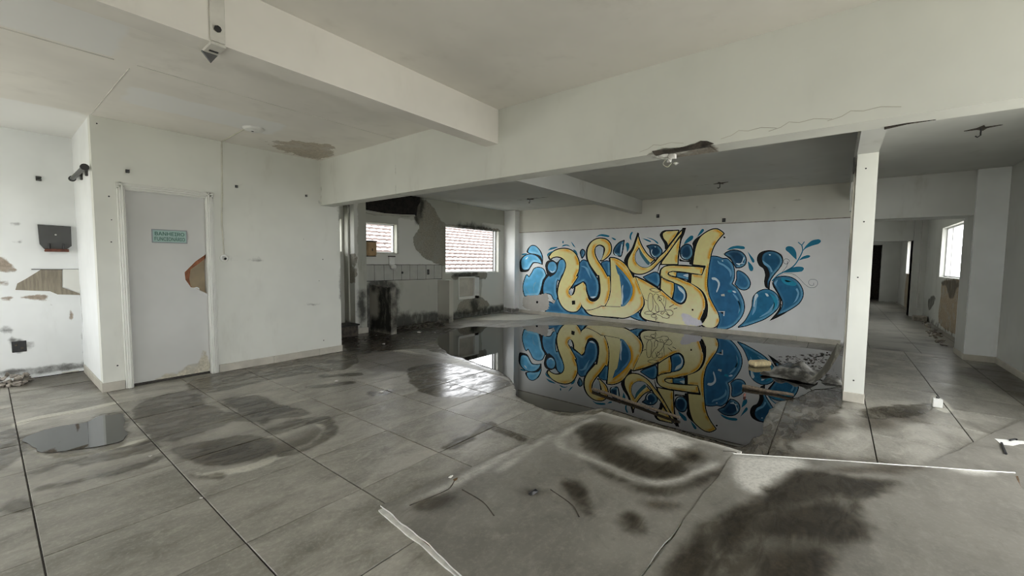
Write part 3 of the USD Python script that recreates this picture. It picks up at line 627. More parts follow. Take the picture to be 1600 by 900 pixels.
# neighbour's roof outside the kitchen windows
rf = thing('tiled_roof', 'pinkish clay tiled roof of the next building beyond the kitchen windows', 'roof')
obj('roof_deck', trimesh.Trimesh(np.array([[5, 9.6, -.12], [18, 9.6, -.12], [18, 14.4, 2.9], [5, 14.4, 2.9], [5, 9.6, -3.5], [18, 9.6, -3.5], [18, 14.4, -3.5], [5, 14.4, -3.5]]), np.array([[0,1,2],[0,2,3],[4,5,1],[4,1,0],[7,4,0],[7,0,3],[5,6,2],[5,2,1],[6,7,3],[6,3,2]]), process=False), 'roof_under', rf)
an = np.linspace(0, np.pi, 6)
sl = math.atan2(3.02, 4.8)
def barrel(u, v):
    d = np.array([0, math.cos(sl), math.sin(sl)]); n_ = np.array([0, -math.sin(sl), math.cos(sl)]); z0 = -.12 + (v - 9.6) * math.tan(sl)
    o = np.array([u, v, z0]); ring = lambda r, s, up: np.array([o + d * s + np.array([-np.cos(a), 0, 0]) * r + n_ * (np.sin(a) * r * .22 + up) for a in an])
    v_ = np.vstack([ring(.150, 0, .045), ring(.150, .185, .03), ring(.15, 0, -.03)]); k = len(an); f = []
    for i in range(k - 1): f += [[i, i+1, k+i+1], [i, k+i+1, k+i], [i+1, i, 2*k+i], [i+1, 2*k+i, 2*k+i+1]]
    return trimesh.Trimesh(v_, np.array(f), process=False)
cnt = 0
for i in range(16):
    v = 11.0 + i * .235
    for k in range(60):
        u = 5.4 + k * .30 + (.05 if i % 2 else 0)
        if not (.62 * v < u < .75 * v or .91 * v < u < 1.20 * v): continue
        if cnt >= 300: continue
        obj('roof_tile', barrel(u, v), 'roof_clay', rf); cnt += 1

# ------------------------------------------------------------------ the mural: flat paint, each painted shape its own sheet on the wall
mu = thing('graffiti_mural', 'big yellow and blue graffiti mural with black outlines on the rear wall', 'graffiti')
CR = dict(A=(805,350,10.), B=(915,350,10.), C=(1025,350,10.), D=(1130,360,7.5), E=(805,430,10.), F=(915,430,10.), G=(1025,430,10.), H=(1110,430,10.))
def shp(txt, n=5):
    """'A535,510c B590,440 ...' measured in enlarged views of the wall; a trailing c marks a corner; no letter: as before"""
    pts, cur = [], None
    for w in txt.split():
        if w[0].isalpha(): cur, w = CR[w[0]], w[1:]
        c = w.endswith('c'); x, y = map(float, w.rstrip('c').split(','))
        pts.append((cur[0] + x / cur[2], cur[1] + y / cur[2]) + ((1,) if c else ()))
    return pts
def poly(txt):
    q = Polygon(spline(shp(txt), 6)); return q if q.is_valid else q.buffer(0)
def ragged(q, a=1.4, seed=4):
    def one(g):
        p = shapely.get_coordinates(shapely.segmentize(g.exterior, .7))[:-1]; return Polygon(p + np.c_[meshkit.fbm(np.c_[p * .6, np.zeros(len(p))], 3, seed) - .5, meshkit.fbm(np.c_[p * .6, np.zeros(len(p)) + 9], 3, seed) - .5] * 2.6 * a).buffer(0)
    return unary_union([one(g) for g in getattr(q, 'geoms', [q])])
def to_wall(p, layer):
    off = .0012 + .0009 * layer; return np.array([onx(x, y, XM - off) for x, y in p])
def sheet(name, q, layer, colfn, step=1.6, label=None):
    qs = [g for g in getattr(q, 'geoms', [q]) if g.area > .15]
    V, F, Cc, n0 = [], [], [], 0
    for g in qs:
        g = g.simplify(.05)
        rings = [g.exterior] + list(g.interiors)
        bd = np.vstack([shapely.get_coordinates(shapely.segmentize(r_, step * .9))[:-1] for r_ in rings])
        b = g.bounds; X, Y = np.meshgrid(np.arange(b[0], b[2], step), np.arange(b[1], b[3], step)); ip = np.c_[X.ravel() + .37 * step * (np.indices(X.shape)[0].ravel() % 2), Y.ravel()]
        ip = ip[sdf(g, ip) > step * .45]; p = np.vstack([bd, ip])
        if len(p) < 3: continue
        t = Delaunay(p, qhull_options='QJ').simplices; c = p[t].mean(1); t = t[shapely.contains_xy(g.buffer(.02), c[:, 0], c[:, 1])]
        a = p[t]; ar = np.cross(a[:, 1]-a[:, 0], a[:, 2]-a[:, 0]); t = t[np.abs(ar) > 1e-6]; ar = ar[np.abs(ar) > 1e-6]
        t[ar > 0] = t[ar > 0][:, ::-1]
        # distance and direction to the border, for the sprayed shading
        ext = shapely.points(p[:, 0], p[:, 1]); bl = g.boundary; d = shapely.distance(bl, ext)
        npt = shapely.get_coordinates(shapely.line_interpolate_point(bl if bl.geom_type == 'LineString' else LineString(g.exterior.coords), shapely.line_locate_point(bl if bl.geom_type == 'LineString' else LineString(g.exterior.coords), ext)))
        dr_ = npt - p; dr_ /= np.linalg.norm(dr_, axis=1, keepdims=True) + 1e-9
        V.append(to_wall(p, layer)); F.append(t + n0); Cc.append(colfn(p, d, dr_, g)); n0 += len(p)
    if V: return obj(name, trimesh.Trimesh(np.vstack(V), np.vstack(F)[:, ::-1], process=False), 'spray_paint', mu, color=np.vstack(Cc), label=label)
K = 1.36
def lin(*c): return np.array(srgb(*c)) * K
ss = lambda x, a, b: (lambda t: t * t * (3 - 2 * t))(np.clip((x - a) / (b - a), 0, 1))
BLACK, YEL, ORG, PALE = lin(12, 14, 16), lin(228, 217, 152), lin(226, 165, 28), lin(236, 233, 200)
BLU, BLUL, CYAN, DBL, TEAL, WHT = lin(44, 104, 145), lin(120, 180, 208), lin(85, 165, 205), lin(18, 62, 92), lin(22, 112, 142), lin(225, 228, 225)
flat = lambda c: (lambda p, d, r, g: np.tile(c, (len(p), 1)))
def yellow(p, d, r, g):
    w = ss(r @ np.array([.94, -.34]), -.1, .75) * (1 - ss(d, .6, 6.5)) * .95
    n_ = meshkit.fbm(np.c_[p / 11., np.zeros(len(p))], 3, 5); w = np.clip(w * ss(n_, .2, .5) * 1.4, 0, 1)[:, None]
    pal = ss(p[:, 1], 440, 505)[:, None] * .75
    return (YEL * (1 - pal) + PALE * pal) * (1 - w) + ORG * w
def blue(base=BLU, rim=BLUL, amt=.75, inner=1.2, outer=4.5):
    def f(p, d, r, g):
        w = ss(d, .2, inner) * (1 - ss(d, inner, outer)) * (.25 + .75 * ss(r @ np.array([.75, .5]), -.4, .6)) * amt
        dk = (meshkit.fbm(np.c_[p / 6., np.zeros(len(p))], 3, 9)[:, None] - .5) * .5 + 1
        return np.clip(base * dk, 0, 1) * (1 - w[:, None]) + rim * w[:, None]
    return f
W_ = poly('A535,510c 590,440 680,397 780,388 870,412 940,470 985,560 998,640 985,740 950,820 E975,20 920,110 865,190 838,235 838,285 870,318 910,300 935,245 942,185c 1060,110c 1100,165 1105,240 1130,320 F50,380 105,412 165,400 215,345 236,240 228,120 212,0 B190,800 130,720 70,630 35,540 28,450 45,365 95,285 165,240 240,228 320,245 378,300 398,380 385,450 345,505 275,560 245,570c 275,500 305,400 280,345 222,322 165,345 138,400 145,480 180,560 225,630 290,730 340,820 F370,20 383,120 382,230 362,340 330,430 295,480c 250,475c 180,510 90,535 10,545 E1090,530 1050,490 1038,450c 1015,505 965,558 900,572 820,555 750,500 700,420 672,330 670,240 690,140 725,50 A750,800 790,690 795,620 770,560 720,522 650,508 590,520 550,545c')
cnt_ = poly('B465,630c 540,700 620,790 680,870 F700,110 733,190 733,280 705,365 650,440 600,482 548,488c 562,420 560,300 548,150 528,10 B500,770 478,690')
D_ = poly('B388,530c 470,540 560,585 640,660 695,750 745,840 F775,30 830,170 885,310 905,400 890,490 820,565 720,628 600,665 480,655 300,642 150,630 60,605 5,555c 90,545 185,515 255,485c 310,480c 365,370 392,250 398,100 B398,860 395,700').difference(cnt_)
A_ = poly('B820,195c 850,290 895,380 955,470 1020,530 1070,553c 1012,608c 950,540 890,460 835,365c 785,440 768,525 790,605 860,668 940,684 1010,660 1090,595 C50,520 150,430 240,310 320,205 402,105c 395,150 350,205 270,325 190,435 100,540 20,620 B1050,695 960,750 860,778 760,765 692,710 662,640 668,560 705,480 755,390 785,300')
A2 = poly('C110,150 160,115c 350,105c 300,190 240,270 190,330c 170,280 120,220')
A3 = poly('C380,210c 360,350 340,500 335,625c 90,625c 100,590 190,470 280,340')
T_ = poly('C580,630c 595,520 620,380 650,290 700,200 790,130 880,88 960,85 1030,125 1055,150c 980,230 910,330 865,440 840,560 820,680 800,870 G800,180 825,320 875,430 935,540 965,600 985,700 955,780 890,818 780,810 715,770c 760,700 800,630 812,500 795,380 745,270 660,190 548,125c 555,60 C560,785c 720,800c 770,650c')
S_ = poly('F785,25c 900,75 1000,130 1100,190 1170,230 G160,310 250,385c 330,440 395,458 455,420 485,330 470,250 420,180 350,140 280,115c 180,75 80,15 C78,770 90,710 150,665 300,650 560,662 742,680c 717,790c 560,765 400,742 260,735 195,755 190,785 230,812 330,840 430,885 G530,125 640,195 710,265 755,360 770,450 760,520 720,620 690,690c 720,775c 650,795 400,785 250,765 0,722 F1060,715 960,695 885,650 868,590 900,515 925,450 912,360 870,260 830,150')
S2 = poly('G85,40c 180,85 275,125c 275,240 245,360c 160,290 75,210c'); S3 = poly('C200,768 260,748 318,757c 308,818c 230,800')
letters = [W_, D_, T_, S_, S2, S3, A_, A2, A3]
shift = lambda g, dx, dy: shapely.transform(g, lambda c: c + [dx, dy])
# blue grounds
bl = [('A265,760 300,700 370,680 440,710 475,790 470,820 E430,80 410,170 390,250 370,300 330,315 150,322c 130,250 125,170 145,80 180,0 A215,830 245,790', CYAN),
      ('A670,640 700,570 760,560 785,620 770,720 720,810 690,880 E660,70 640,160 640,260 655,340 640,390 600,370 560,300 480,280 445,288 440,180 470,80 530,10 A540,830 620,780 660,710', lin(70,140,180)),
      ('E520,420 600,440 640,385 680,380 720,470 800,550 900,580 970,570 1040,470c 1100,580 1200,640 F200,650 500,680 480,690 0,655 E900,625 600,600 470,590 520,500', BLU),
      ('A1010,620 1060,565 1130,590 B50,640 120,760 175,850 F190,80 205,170 200,260 170,340 105,365 55,320 25,230 E1105,130 1070,95c 930,160c 890,200 930,110 975,30 A985,780 1000,700', BLU),
      ('B250,610 320,580 378,590c 385,700 390,850 F360,40 B340,800 310,740 270,670', BLU),
      ('B600,258c 590,330 575,420 550,500 500,490 450,470 438,420 470,350 530,290', DBL),
      ('A1020,440 1050,400 1085,430 1080,480 1045,530c 1030,490', DBL),
      ('B905,830c 1000,785 1080,755 1140,780 1158,850 F1155,120 1130,180c 1050,130 950,70', BLU),
      ('B960,345c 1050,325 1130,340 1185,400 1190,450 1150,510 1090,525 1040,500 1010,440 1000,390', DBL),
      ('C380,440 400,370 470,320 540,340 570,420 560,500 500,555 430,545 390,500', DBL),
      ('G290,130c 370,150 430,200 462,290 455,370 400,430 330,420 268,370c 285,250', BLU),
      ('C325,760c 400,765 505,775c 505,875c 420,850 315,825c', BLU),
      ('F690,640c 820,585 845,640 900,700 940,720 800,690', BLU),
      ('C860,510 950,510 1040,540 D50,335 110,400 130,480 125,570 100,625c 160,680 210,760 H520,420 528,520 500,620 440,710 370,780 280,828 190,845 100,832c 130,760 130,640 100,570 0,370 G830,330 805,200 808,0 C830,700 850,560', BLU),
      ('D20,280 80,240 150,235 220,260 265,320 260,390 210,430 150,435c 120,380 80,320', DBL),
      ('D165,480 220,490 280,540 315,610 300,670 250,695 190,680 140,630c 160,570', BLU),
      ('D455,330 475,275 540,247 620,260 680,310 690,380 650,450 590,520 540,600 525,670c 520,600 545,520 520,440 470,390', lin(24,84,118)),
      ('D590,610 620,560 700,540 800,555 880,610 930,700 930,780 880,860 H1200,560 1040,622c 1110,520 1130,420 1080,300 D610,660', lin(34,100,138)),
      ('H680,330 750,260 850,225 950,240 1040,310 1075,410 1060,500 980,590 850,680 700,740 550,790 440,810c 530,730 600,620 650,500 660,400', lin(34,108,146)),
      ('A205,440 210,400 250,345 310,345 370,400 415,490 425,560c 390,500 320,470 250,460', CYAN),
      ('A95,600 110,540 170,490 250,475 330,500 390,560 415,620c 340,600 280,600 240,650 210,700 150,715 110,690', CYAN),
      ('A508,675 530,610 580,588 625,610 648,670 630,740 580,765 530,735', lin(75,145,185))]
blues = [(poly(t), c) for t, c in bl]
extra_black = [poly(t) for t in ('D395,340 420,270 500,235 600,240 685,290 702,370 660,450 595,530 553,600 545,690c 495,665 480,600 490,520 470,450 420,410', 'H1110,400 1130,420 1080,300 1020,200 990,150 960,100 980,180 1030,260 1070,340 1090,420 1070,520 1020,600 920,715c 1060,655 1200,570 1110,560',
   'A180,440 200,380 260,330 330,345 400,420 435,520 430,640c 400,560 340,500 240,470', 'A65,640 80,560 140,490 220,465 330,470 420,570 430,640c 360,615 290,615 250,670 200,740 120,750 80,740',
   'A470,640 500,580 580,560 650,600 680,560 740,540 800,560 795,620 760,700 690,760 600,810 520,840 480,720', 'E445,0 530,0 470,90 440,190 445,280 560,280 610,350 600,380 550,300 480,295 370,330 400,200',
   'B810,130c 835,150 830,200 780,330 720,450 668,560 660,640 690,720 760,780 B745,850 700,740 620,620 600,570 640,480 720,380', 'C415,60c 470,60c 440,160 400,250 370,420 350,640c 330,640 360,330 380,210 280,340 190,480 80,620 40,720 20,760 40,680 60,620 200,440 330,240', 'C60,180 90,120 150,95 380,95 200,110 120,150 110,190 170,260 195,350 140,400c 130,310', 'C575,640c 520,620 560,480 580,360 570,300 620,230 720,170 660,260 620,380 590,520', 'C370,540 400,560 480,575 550,550 560,600 480,590 370,580',
   'C500,765 560,770 555,900c G550,120 480,100 505,50', 'G770,440 745,340 720,270 760,300 800,380 818,480 800,560 740,560 770,520', 'F20,150 10,250 40,350 105,415 170,400 225,330 236,240 210,0 B190,830 F180,60 205,170 195,260 165,340 105,360 55,310', 'D140,430 200,440 150,380 60,300 0,270 30,300 90,350', 'D130,620 180,560 165,480 190,470 180,540', 'H280,165c 330,130c 380,165 440,250 400,220')]
und = unary_union([g.buffer(1.65) for g in letters] + [shift(g, -1.5, .4).buffer(1.1) for g in letters] + [g.buffer(1.15) for g, _ in blues] + extra_black)
outside = unary_union([blues[2][0], blues[12][0]])
und = und.difference(outside.difference(unary_union([g.buffer(1.35) for g in letters])))
und = und.intersection(Polygon([(810, 353), (1300, 353), (1300, 531), (1140, 519.5), (1000, 505), (850, 492), (810, 488)]))
sheet('paint_outline', und, 0, flat(BLACK), 4., label='black outlines of the lettering')
sheet('blue_shape', cnt_, 1, blue(BLU, BLUL))
for q, c in blues:
    sheet('blue_shape', q.difference(unary_union([g.buffer(1.3) for g in letters])) if q.area > 150 else q, 1, blue(c, BLUL if c is not CYAN else lin(165, 215, 235)))
for g in letters:
    sheet('yellow_letter', g, 2, yellow)
# black line work laid over the yellow, white counters and lights
def strokes(name, specs, layer, col, label=None):
    sheet(name, unary_union([LineString(spline(shp(t), 6, False)).buffer(w) for t, w in specs]), layer, flat(col), 1.2, label)
strokes('inner_line', [('F250,478c 180,512 90,540 5,550', .35), ('F252,485 400,490 540,492', .35), ('F365,370 310,480', .3), ('G85,30 180,75 280,112', .45), ('F785,25 900,75 1000,130 1100,190 1180,240', .5), ('C195,755 185,785 220,815 320,838', .4), ('C195,755 260,738 330,745', .4), ('B1012,610 1090,560 1150,510', .5), ('G75,215 160,300 250,380', .5), ('G285,120 285,240 255,370', .4),
  ('C85,800 130,870 240,905', .35), ('C770,660 715,795', .7), ('C300,650 560,662 770,680', .5)], 4, BLACK)
for t in ('B835,385c 865,440 930,530 1000,600 1015,640 980,668 930,676 860,660 795,600 775,525 790,450', 'B160,370 222,345 275,370 278,420 262,510 235,565 195,520 165,460', 'E842,240 860,230 892,275 880,312 855,300', 'A590,545 640,530 700,545 690,560 650,600 620,575'): sheet('white_gap', poly(t), 4, flat(lin(186, 196, 200)))
sheet('pale_shadow', poly('B835,385c 880,445 935,525 1000,600 980,640 920,580 850,470'), 5, flat(lin(60, 110, 125)))
lights = ['H20,40 70,35 120,70 150,130 130,210 100,270 90,250 115,180 115,120 80,80 30,70', 'H340,245 380,245 405,270 375,275', 'H855,285 890,290 912,325 880,330', 'D725,580 760,590 800,595 770,605 735,600', 'D535,280 560,285 545,295', 'G340,170 380,190 440,250 455,320 440,380 400,425 385,420 425,370 430,300 360,230', 'C425,800 500,780 500,830 460,820', 'F570,170 590,150 580,250 590,330 580,400 575,460 560,450 565,300', 'D150,385 210,380 240,310 250,330 225,375 245,385 200,395 190,410', 'A545,720 580,745 620,720 600,755 560,755', 'A160,540 200,510 190,540 165,555', 'B1075,350 1095,350 1092,370', 'C1025,570 1050,570 1045,590', 'F70,340 160,330 120,360', 'B1030,400 1045,400 1035,450 1070,500 1110,520 1080,520 1040,490 1022,440', 'C400,470 410,500 440,530 470,540 430,540 400,510', 'D370,760 395,740 410,770 375,830 370,900 355,890', 'B560,310 575,330 565,420 550,490 545,400', 'B440,420 460,460 510,495 460,480']
for t in lights: sheet('paint_highlight', poly(t), 3, flat(lin(205, 222, 228)), 1.2)
soft = ['H420,400 450,480 430,600 380,680 420,620 470,520 450,400 400,320 350,290', 'C960,570 980,620 1060,660 1140,740 1160,830 1130,860 1180,800 1170,720 1080,640 1000,600', 'H700,420 730,340 710,540 650,620', 'D850,690 870,740 830,840 780,880 860,820 890,740 870,680', 'H960,480 900,560 760,660 900,600 990,520 1000,430', 'D460,350 480,400 540,440 560,490 580,480 550,420 500,380', 'D600,610 640,580 620,640 660,680 610,640', 'A1030,660 1080,660 1140,700 B70,800 90,860 40,780 A1090,690', 'F600,20 680,100 720,200 690,140', 'E160,180 180,250 230,290 190,240', 'E290,130 330,110 290,190 300,260 280,230']
for t in soft: sheet('soft_highlight', poly(t), 3, flat(lin(110, 165, 195)), 1.2)
for t in ('H930,290 1000,330 1050,400 1030,490 960,560 990,480 990,400', 'D680,560 760,570 860,620 840,650 760,640 700,610', 'H270,240 330,230 330,260 290,270', 'H420,400 460,420 480,500 440,640 460,500'): sheet('cyan_glow', poly(t), 3, flat(lin(35, 140, 172)), 1.5)
leaves = ['D40,232c 90,195 160,180 240,188 255,210 230,220 150,212 80,225', 'D290,360c 330,400 352,440 345,470 320,475 300,440', 'D285,245c 320,290 360,340 365,370 345,375 320,330', 'D735,200 770,185 820,200 855,260 860,345c 820,310 770,260 735,230', 'D925,250c 970,180 1040,120 1120,105 1145,125 1120,155 1040,180 970,210', 'D885,352c 930,310 990,290 1020,300 1000,320 940,335', 'D705,495c 780,450 860,425 930,430 945,450 920,480 840,490',
  'A510,415c 560,370 650,358 662,366 620,385 560,402', 'A500,512c 505,465 560,430 610,420c 560,450', 'A722,357c 760,325 820,325 862,352c 800,338', 'A740,268 755,265 755,300 740,300', 'A875,278 905,310 945,372c 905,340', 'A905,400 950,420 985,495c 940,450', 'B150,212c 220,165 300,163 372,185 360,202 300,197 220,188', 'B400,208c 440,220 475,240 460,252 430,240', 'B720,125 738,130 712,190 715,258c 688,220 695,160', 'B625,320 650,290 680,310 682,370 648,445c 640,370', 'B885,223c 960,240 1022,270 1010,282 950,260', 'B945,208c 1040,230 1110,270 1138,302 1120,307 1060,255', 'C430,322c 470,250 540,185 582,190 570,240 510,282', 'C640,205c 680,130 720,80 750,90 730,130', 'A100,470 140,460 190,462 130,490']
for t in leaves: sheet('leaf', poly(t), 1, flat(TEAL))
strokes('stem', [('D575,590 640,525 720,482 810,430 870,360 930,240 920,170', .85), ('D920,175 880,140', .6), ('D920,175 950,135', .6)], 1, TEAL)
strokes('spiral', [('D600,555 720,507 820,512 890,562 950,625 1010,668 1070,668 1105,632 1100,592 1060,572 1015,580 1000,615 1025,645 1060,640 1060,615', .22), ('D690,490 740,430 755,390 775,355 740,332 710,350 715,385 750,390 755,360', .28), ('D300,250 340,260', .01)], 2, lin(40, 70, 85))
tagw = .32
strokes('tag_scribble', [('F1000,220 1060,205 1130,220 1170,250 1100,265 1030,245 1000,220', tagw), ('F1045,300 1000,282 975,380 975,500 1010,565 1050,520 1050,400 1045,300', tagw), ('F1120,385 1135,310 1085,290 1058,340 1090,420 1135,480 1145,560 1110,575 1090,530 1100,470', tagw), ('G120,405 125,335 60,318 45,370 100,440 140,520 140,560', tagw), ('F1140,330 1190,380 1140,400', tagw), ('G160,350 150,450 140,540 230,545 268,590 230,632 190,610 150,560 100,612 75,590 130,555', tagw), ('F1075,600 1000,562 930,580 925,605 1000,612 1080,600 1150,570 1200,560', tagw), ('F1080,605 1025,630 1050,660 1105,650 1085,610', tagw), ('F1100,655 1098,712', tagw), ('F1070,660 1098,690 1130,660', .2), ('F1090,600 1200,650 G100,662 180,672 208,640 150,600', tagw), ('G210,497 275,460', .45), ('G280,527 330,510', .45), ('F915,375 965,400', .3)], 6, BLACK, label='thin black signature scribble over the yellow letters')
sheet('bare_patch', ragged(unary_union([poly(t) for t in ('E120,380 150,325 330,312 400,300 445,288 500,292 520,380 525,430 530,500 490,545 350,560 200,535 130,490', 'E570,400 600,390 630,400 600,445')])), 6, flat(lin(176, 172, 165)), 2., label='grey plaster where the paint is gone')
sheet('bare_patch', ragged(poly('G400,610 480,600 560,650 640,680 690,705 722,770 650,792 560,785 480,780 430,730')), 6, flat(lin(214, 212, 218)), 2.)
for t, c in (('E885,400c 935,395c 938,455c 888,460c', lin(30, 28, 18)), ('E328,410 345,402 360,415 350,440 332,435', BLACK), ('G560,530 580,528 585,550 565,555', lin(60, 50, 20)), ('G740,545c 800,540c 790,620c 745,620c', BLACK), ('G690,690c 745,600c 800,640c 740,740c', BLACK), ('G1015,300c 1070,290c 1075,330c 1020,325c', lin(190, 195, 185)), ('G965,560c 1075,560c 1070,640c 1050,640c 1055,575c 985,575c', lin(185, 195, 195)), ('G1000,572c 1050,575c 1045,610c', BLACK), ('G710,700c 790,640c 800,655c 730,715c', lin(225, 222, 190)), ('C1050,200 1070,195 1085,210 1068,225', BLACK)): sheet('socket_mark', poly(t), 7, flat(c))

# ------------------------------------------------------------------ water
def pool(name, px, label, z=.0035):
    q = floor_poly(px, 8); pts = np.array(q.exterior.coords)[:-1]
    m_ = meshkit.fbm(np.c_[pts * 3.2, np.zeros(len(pts))], 4, 3) - .5; ctr = pts.mean(0); d = pts - ctr; d /= np.linalg.norm(d, axis=1, keepdims=True)
    q = Polygon(pts + d * m_[:, None] * .16).buffer(0); q = max(getattr(q, 'geoms', [q]), key=lambda g: g.area)
    m = trimesh.creation.extrude_polygon(q, .002, engine='earcut'); m.apply_translation([0, 0, z - .002 + .0005]); return obj(name, m, 'water', None, label, 'puddle')
pool('puddle', [(692,522),(735,511),(790,512),(835,509),(900,508),(1000,514),(1150,533),(1290,548),(1316,557),(1312,600),(1262,612),(1215,628),(1190,668),(1162,698),(1100,684),(1000,654),(940,640),(882,646),(828,630),(809,620),(806,603),(790,588),(740,566),(700,552),(682,535)], 'large mirror-like puddle spreading in front of the mural')
pool('puddle', [(40,690),(75,673),(135,660),(155,650),(172,648),(192,647),(196,665),(196,688),(160,699),(120,706),(75,709),(52,702)], 'shallow puddle on one tile near the left edge, reflecting the wall corner')

# ------------------------------------------------------------------ loose panels on the floor
def panel(name, quad, t, label, dark=(), brown=(), light=(), edge='board_edge', raised=None):
    """quad: four corners of the upper face (x, y, z), going round. Top and bottom skins over a crumbling core."""
    th = thing(name, label, 'board'); Q = np.array(quad, float); n = 40
    s, t_ = np.meshgrid(np.linspace(0, 1, n + 1), np.linspace(0, 1, n + 1), indexing='ij'); s, t_ = s.ravel(), t_.ravel()
    def skin(d0, d1, inset=0.0, wob=0.0, seed=1):
        a, b = inset + s * (1 - 2 * inset), inset + t_ * (1 - 2 * inset)
        p = ((1-a)*(1-b))[:, None]*Q[0] + (a*(1-b))[:, None]*Q[1] + (a*b)[:, None]*Q[2] + ((1-a)*b)[:, None]*Q[3]
        bord = (s < 1e-6) | (s > 1-1e-6) | (t_ < 1e-6) | (t_ > 1-1e-6)
        w = (meshkit.fbm(p * [6, 6, 0] + [0, 0, seed], 4, seed) - .5) * wob
        p = p + np.c_[w * bord, np.roll(w, 7) * bord, np.zeros(len(p))]
        top = p - [0, 0, d0]; bot = p - [0, 0, d1]; I = np.arange((n+1)**2).reshape(n+1, n+1); N = len(p)
        f = np.concatenate([np.stack([I[:-1,:-1], I[1:,:-1], I[1:,1:]], -1).reshape(-1,3), np.stack([I[:-1,:-1], I[1:,1:], I[:-1,1:]], -1).reshape(-1,3)])
        lp = np.concatenate([I[:-1,0], I[-1,:-1], I[:0:-1,-1], I[0,:0:-1]]); l1 = np.roll(lp, -1)
        side = np.vstack([np.c_[l1, lp, lp + N], np.c_[l1, lp + N, l1 + N]])
        return np.vstack([top, bot]), f, np.vstack([side, f[:, ::-1] + N])
    v, f, sd = skin(0, .008, 0, .03, 2)
    if np.linalg.det(np.c_[Q[1]-Q[0], Q[3]-Q[0], [0, 0, 1]]) < 0: f, sd = f[:, ::-1], sd[:, ::-1]
    ms = trimesh.Trimesh(v[:(n+1)**2], f, process=False)
    obj('top_skin', ms, 'board_top', th, stain=st(ms, [0, 1], dark, brown, light))
    obj('skin_edge', trimesh.Trimesh(v, sd, process=False), edge, th)
    v, f, sd = skin(.0085, t - .0085, .010, .014, 5); obj('core', trimesh.Trimesh(v, np.vstack([f, sd]), process=False), 'board_core', th)
    v, f, sd = skin(t - .008, t, -.004, .03, 9); obj('bottom_skin', trimesh.Trimesh(v, np.vstack([f, sd]), process=False), edge, th)
    return th
z1 = .034
FP = lambda pts, z=z1, s=True: (lambda q: q if q.is_valid else q.buffer(0))(Polygon(spline([tuple(fl(*p, z)[:2]) for p in pts], 6)) if s else Polygon([tuple(fl(*p, z)[:2]) for p in pts]))
p3 = panel('fallen_board', [(3.40, -.345, .03), (5.56, -1.37, .03), (5.46, -1.775, .03), (3.1, -1.775, .03)], .028, 'grey panel lying flat along the right wall under the raised panel', edge='grout')  # edge coloured dark to stand for the shadow along it
p1 = panel('fallen_board', [(*fl(595, 789, z1)[:2], z1), (*fl(940, 643, z1)[:2], z1), (*fl(1160, 705, z1)[:2], z1), (1.12, .635, z1)], .0335, 'fallen grey panel with white split edges lying in front of the puddle',
  dark=[FP(q) for q in ([(900,668),(925,660),(960,662),(985,672),(960,685),(985,700),(1030,718),(1060,716),(1085,705),(1097,715),(1075,735),(1040,749),(1000,745),(960,728),(920,705)], [(915,720),(950,735),(990,752),(1035,760),(1075,750),(1110,738),(1127,745),(1085,765),(1030,775),(985,768),(945,745)],
    [(640,790),(680,772),(720,777),(700,795),(660,800)], [(886,752),(905,760),(922,790),(918,806),(900,790)], [(966,808),(985,803),(1006,815),(1000,828),(975,822)])],
  brown=[FP(q) for q in ([(905,672),(940,664),(950,680),(975,700),(1030,722),(1070,718),(1060,740),(1010,742),(960,722),(925,700)], [(1050,700),(1100,705),(1090,722),(1060,718)], [(880,748),(905,758),(925,800),(905,800),(888,775)], [(975,806),(1000,818),(985,824)], [(805,762),(850,766),(845,775),(815,772)], [(820,688),(840,682),(830,694)], [(1080,752),(1115,735),(1135,728),(1120,748),(1095,765)], [(1011,784),(1060,788),(1055,797),(1020,795)])],
  light=[LineString([fl(*p, z1)[:2] for p in ((942,645),(985,656),(1040,670),(1100,687),(1158,705))]).buffer(.022), LineString([fl(*p, z1)[:2] for p in ((1160,706),(1146,718))]).buffer(.02),
    LineString([fl(*p, z1)[:2] for p in ((927,655),(891,671),(871,687),(878,702),(922,718),(953,731),(989,747),(1024,755),(1060,751),(1090,738),(1120,726))]).buffer(.010), LineString([fl(*p, z1)[:2] for p in ((640,790),(720,750),(800,705),(870,655),(925,646))]).buffer(.012), LineString([fl(*p, z1)[:2] for p in ((780,735),(830,700),(860,680))]).buffer(.006)]
    + [FP(q) for q in ([(985,684),(1020,676),(1060,682),(1078,695),(1050,712),(1020,705),(1000,695)],)])
z2 = .12
p2 = panel('fallen_board', [(*fl(1146, 709, .04)[:2], .04), (*fl(1586, 739, z2)[:2], z2), (1.55, -.62, .10), (1.02, .60, .04)], .028, 'raised grey panel with a large brown damp stain at the lower right',
  dark=[FP(q, .07) for q in ([(1262,730),(1330,745),(1409,760),(1356,779),(1349,805),(1367,827),(1337,850),(1300,872),(1292,900),(1250,940),(1037,905),(1056,857),(1094,805),(1146,790),(1180,779),(1210,756),(1240,730)],)],
  brown=[FP(q, .07) for q in ([(1262,732),(1330,745),(1405,760),(1350,780),(1300,770),(1220,790),(1180,800),(1160,790),(1210,757),(1240,732)], [(1210,800),(1300,790),(1345,810),(1365,828),(1330,848),(1260,840),(1200,830)], [(1140,800),(1180,800),(1160,840),(1130,850)], [(1040,890),(1090,830),(1110,850),(1080,910)], [(1200,860),(1300,860),(1290,910),(1200,910)], [(1290,735),(1400,728),(1450,735),(1400,745)])],
  light=[FP(q, .05) for q in ([(1148,713),(1200,716),(1250,722),(1256,737),(1215,750),(1190,772),(1160,760),(1150,740)], [(1470,735),(1530,740),(1540,755),(1500,752)])], edge='board_core')
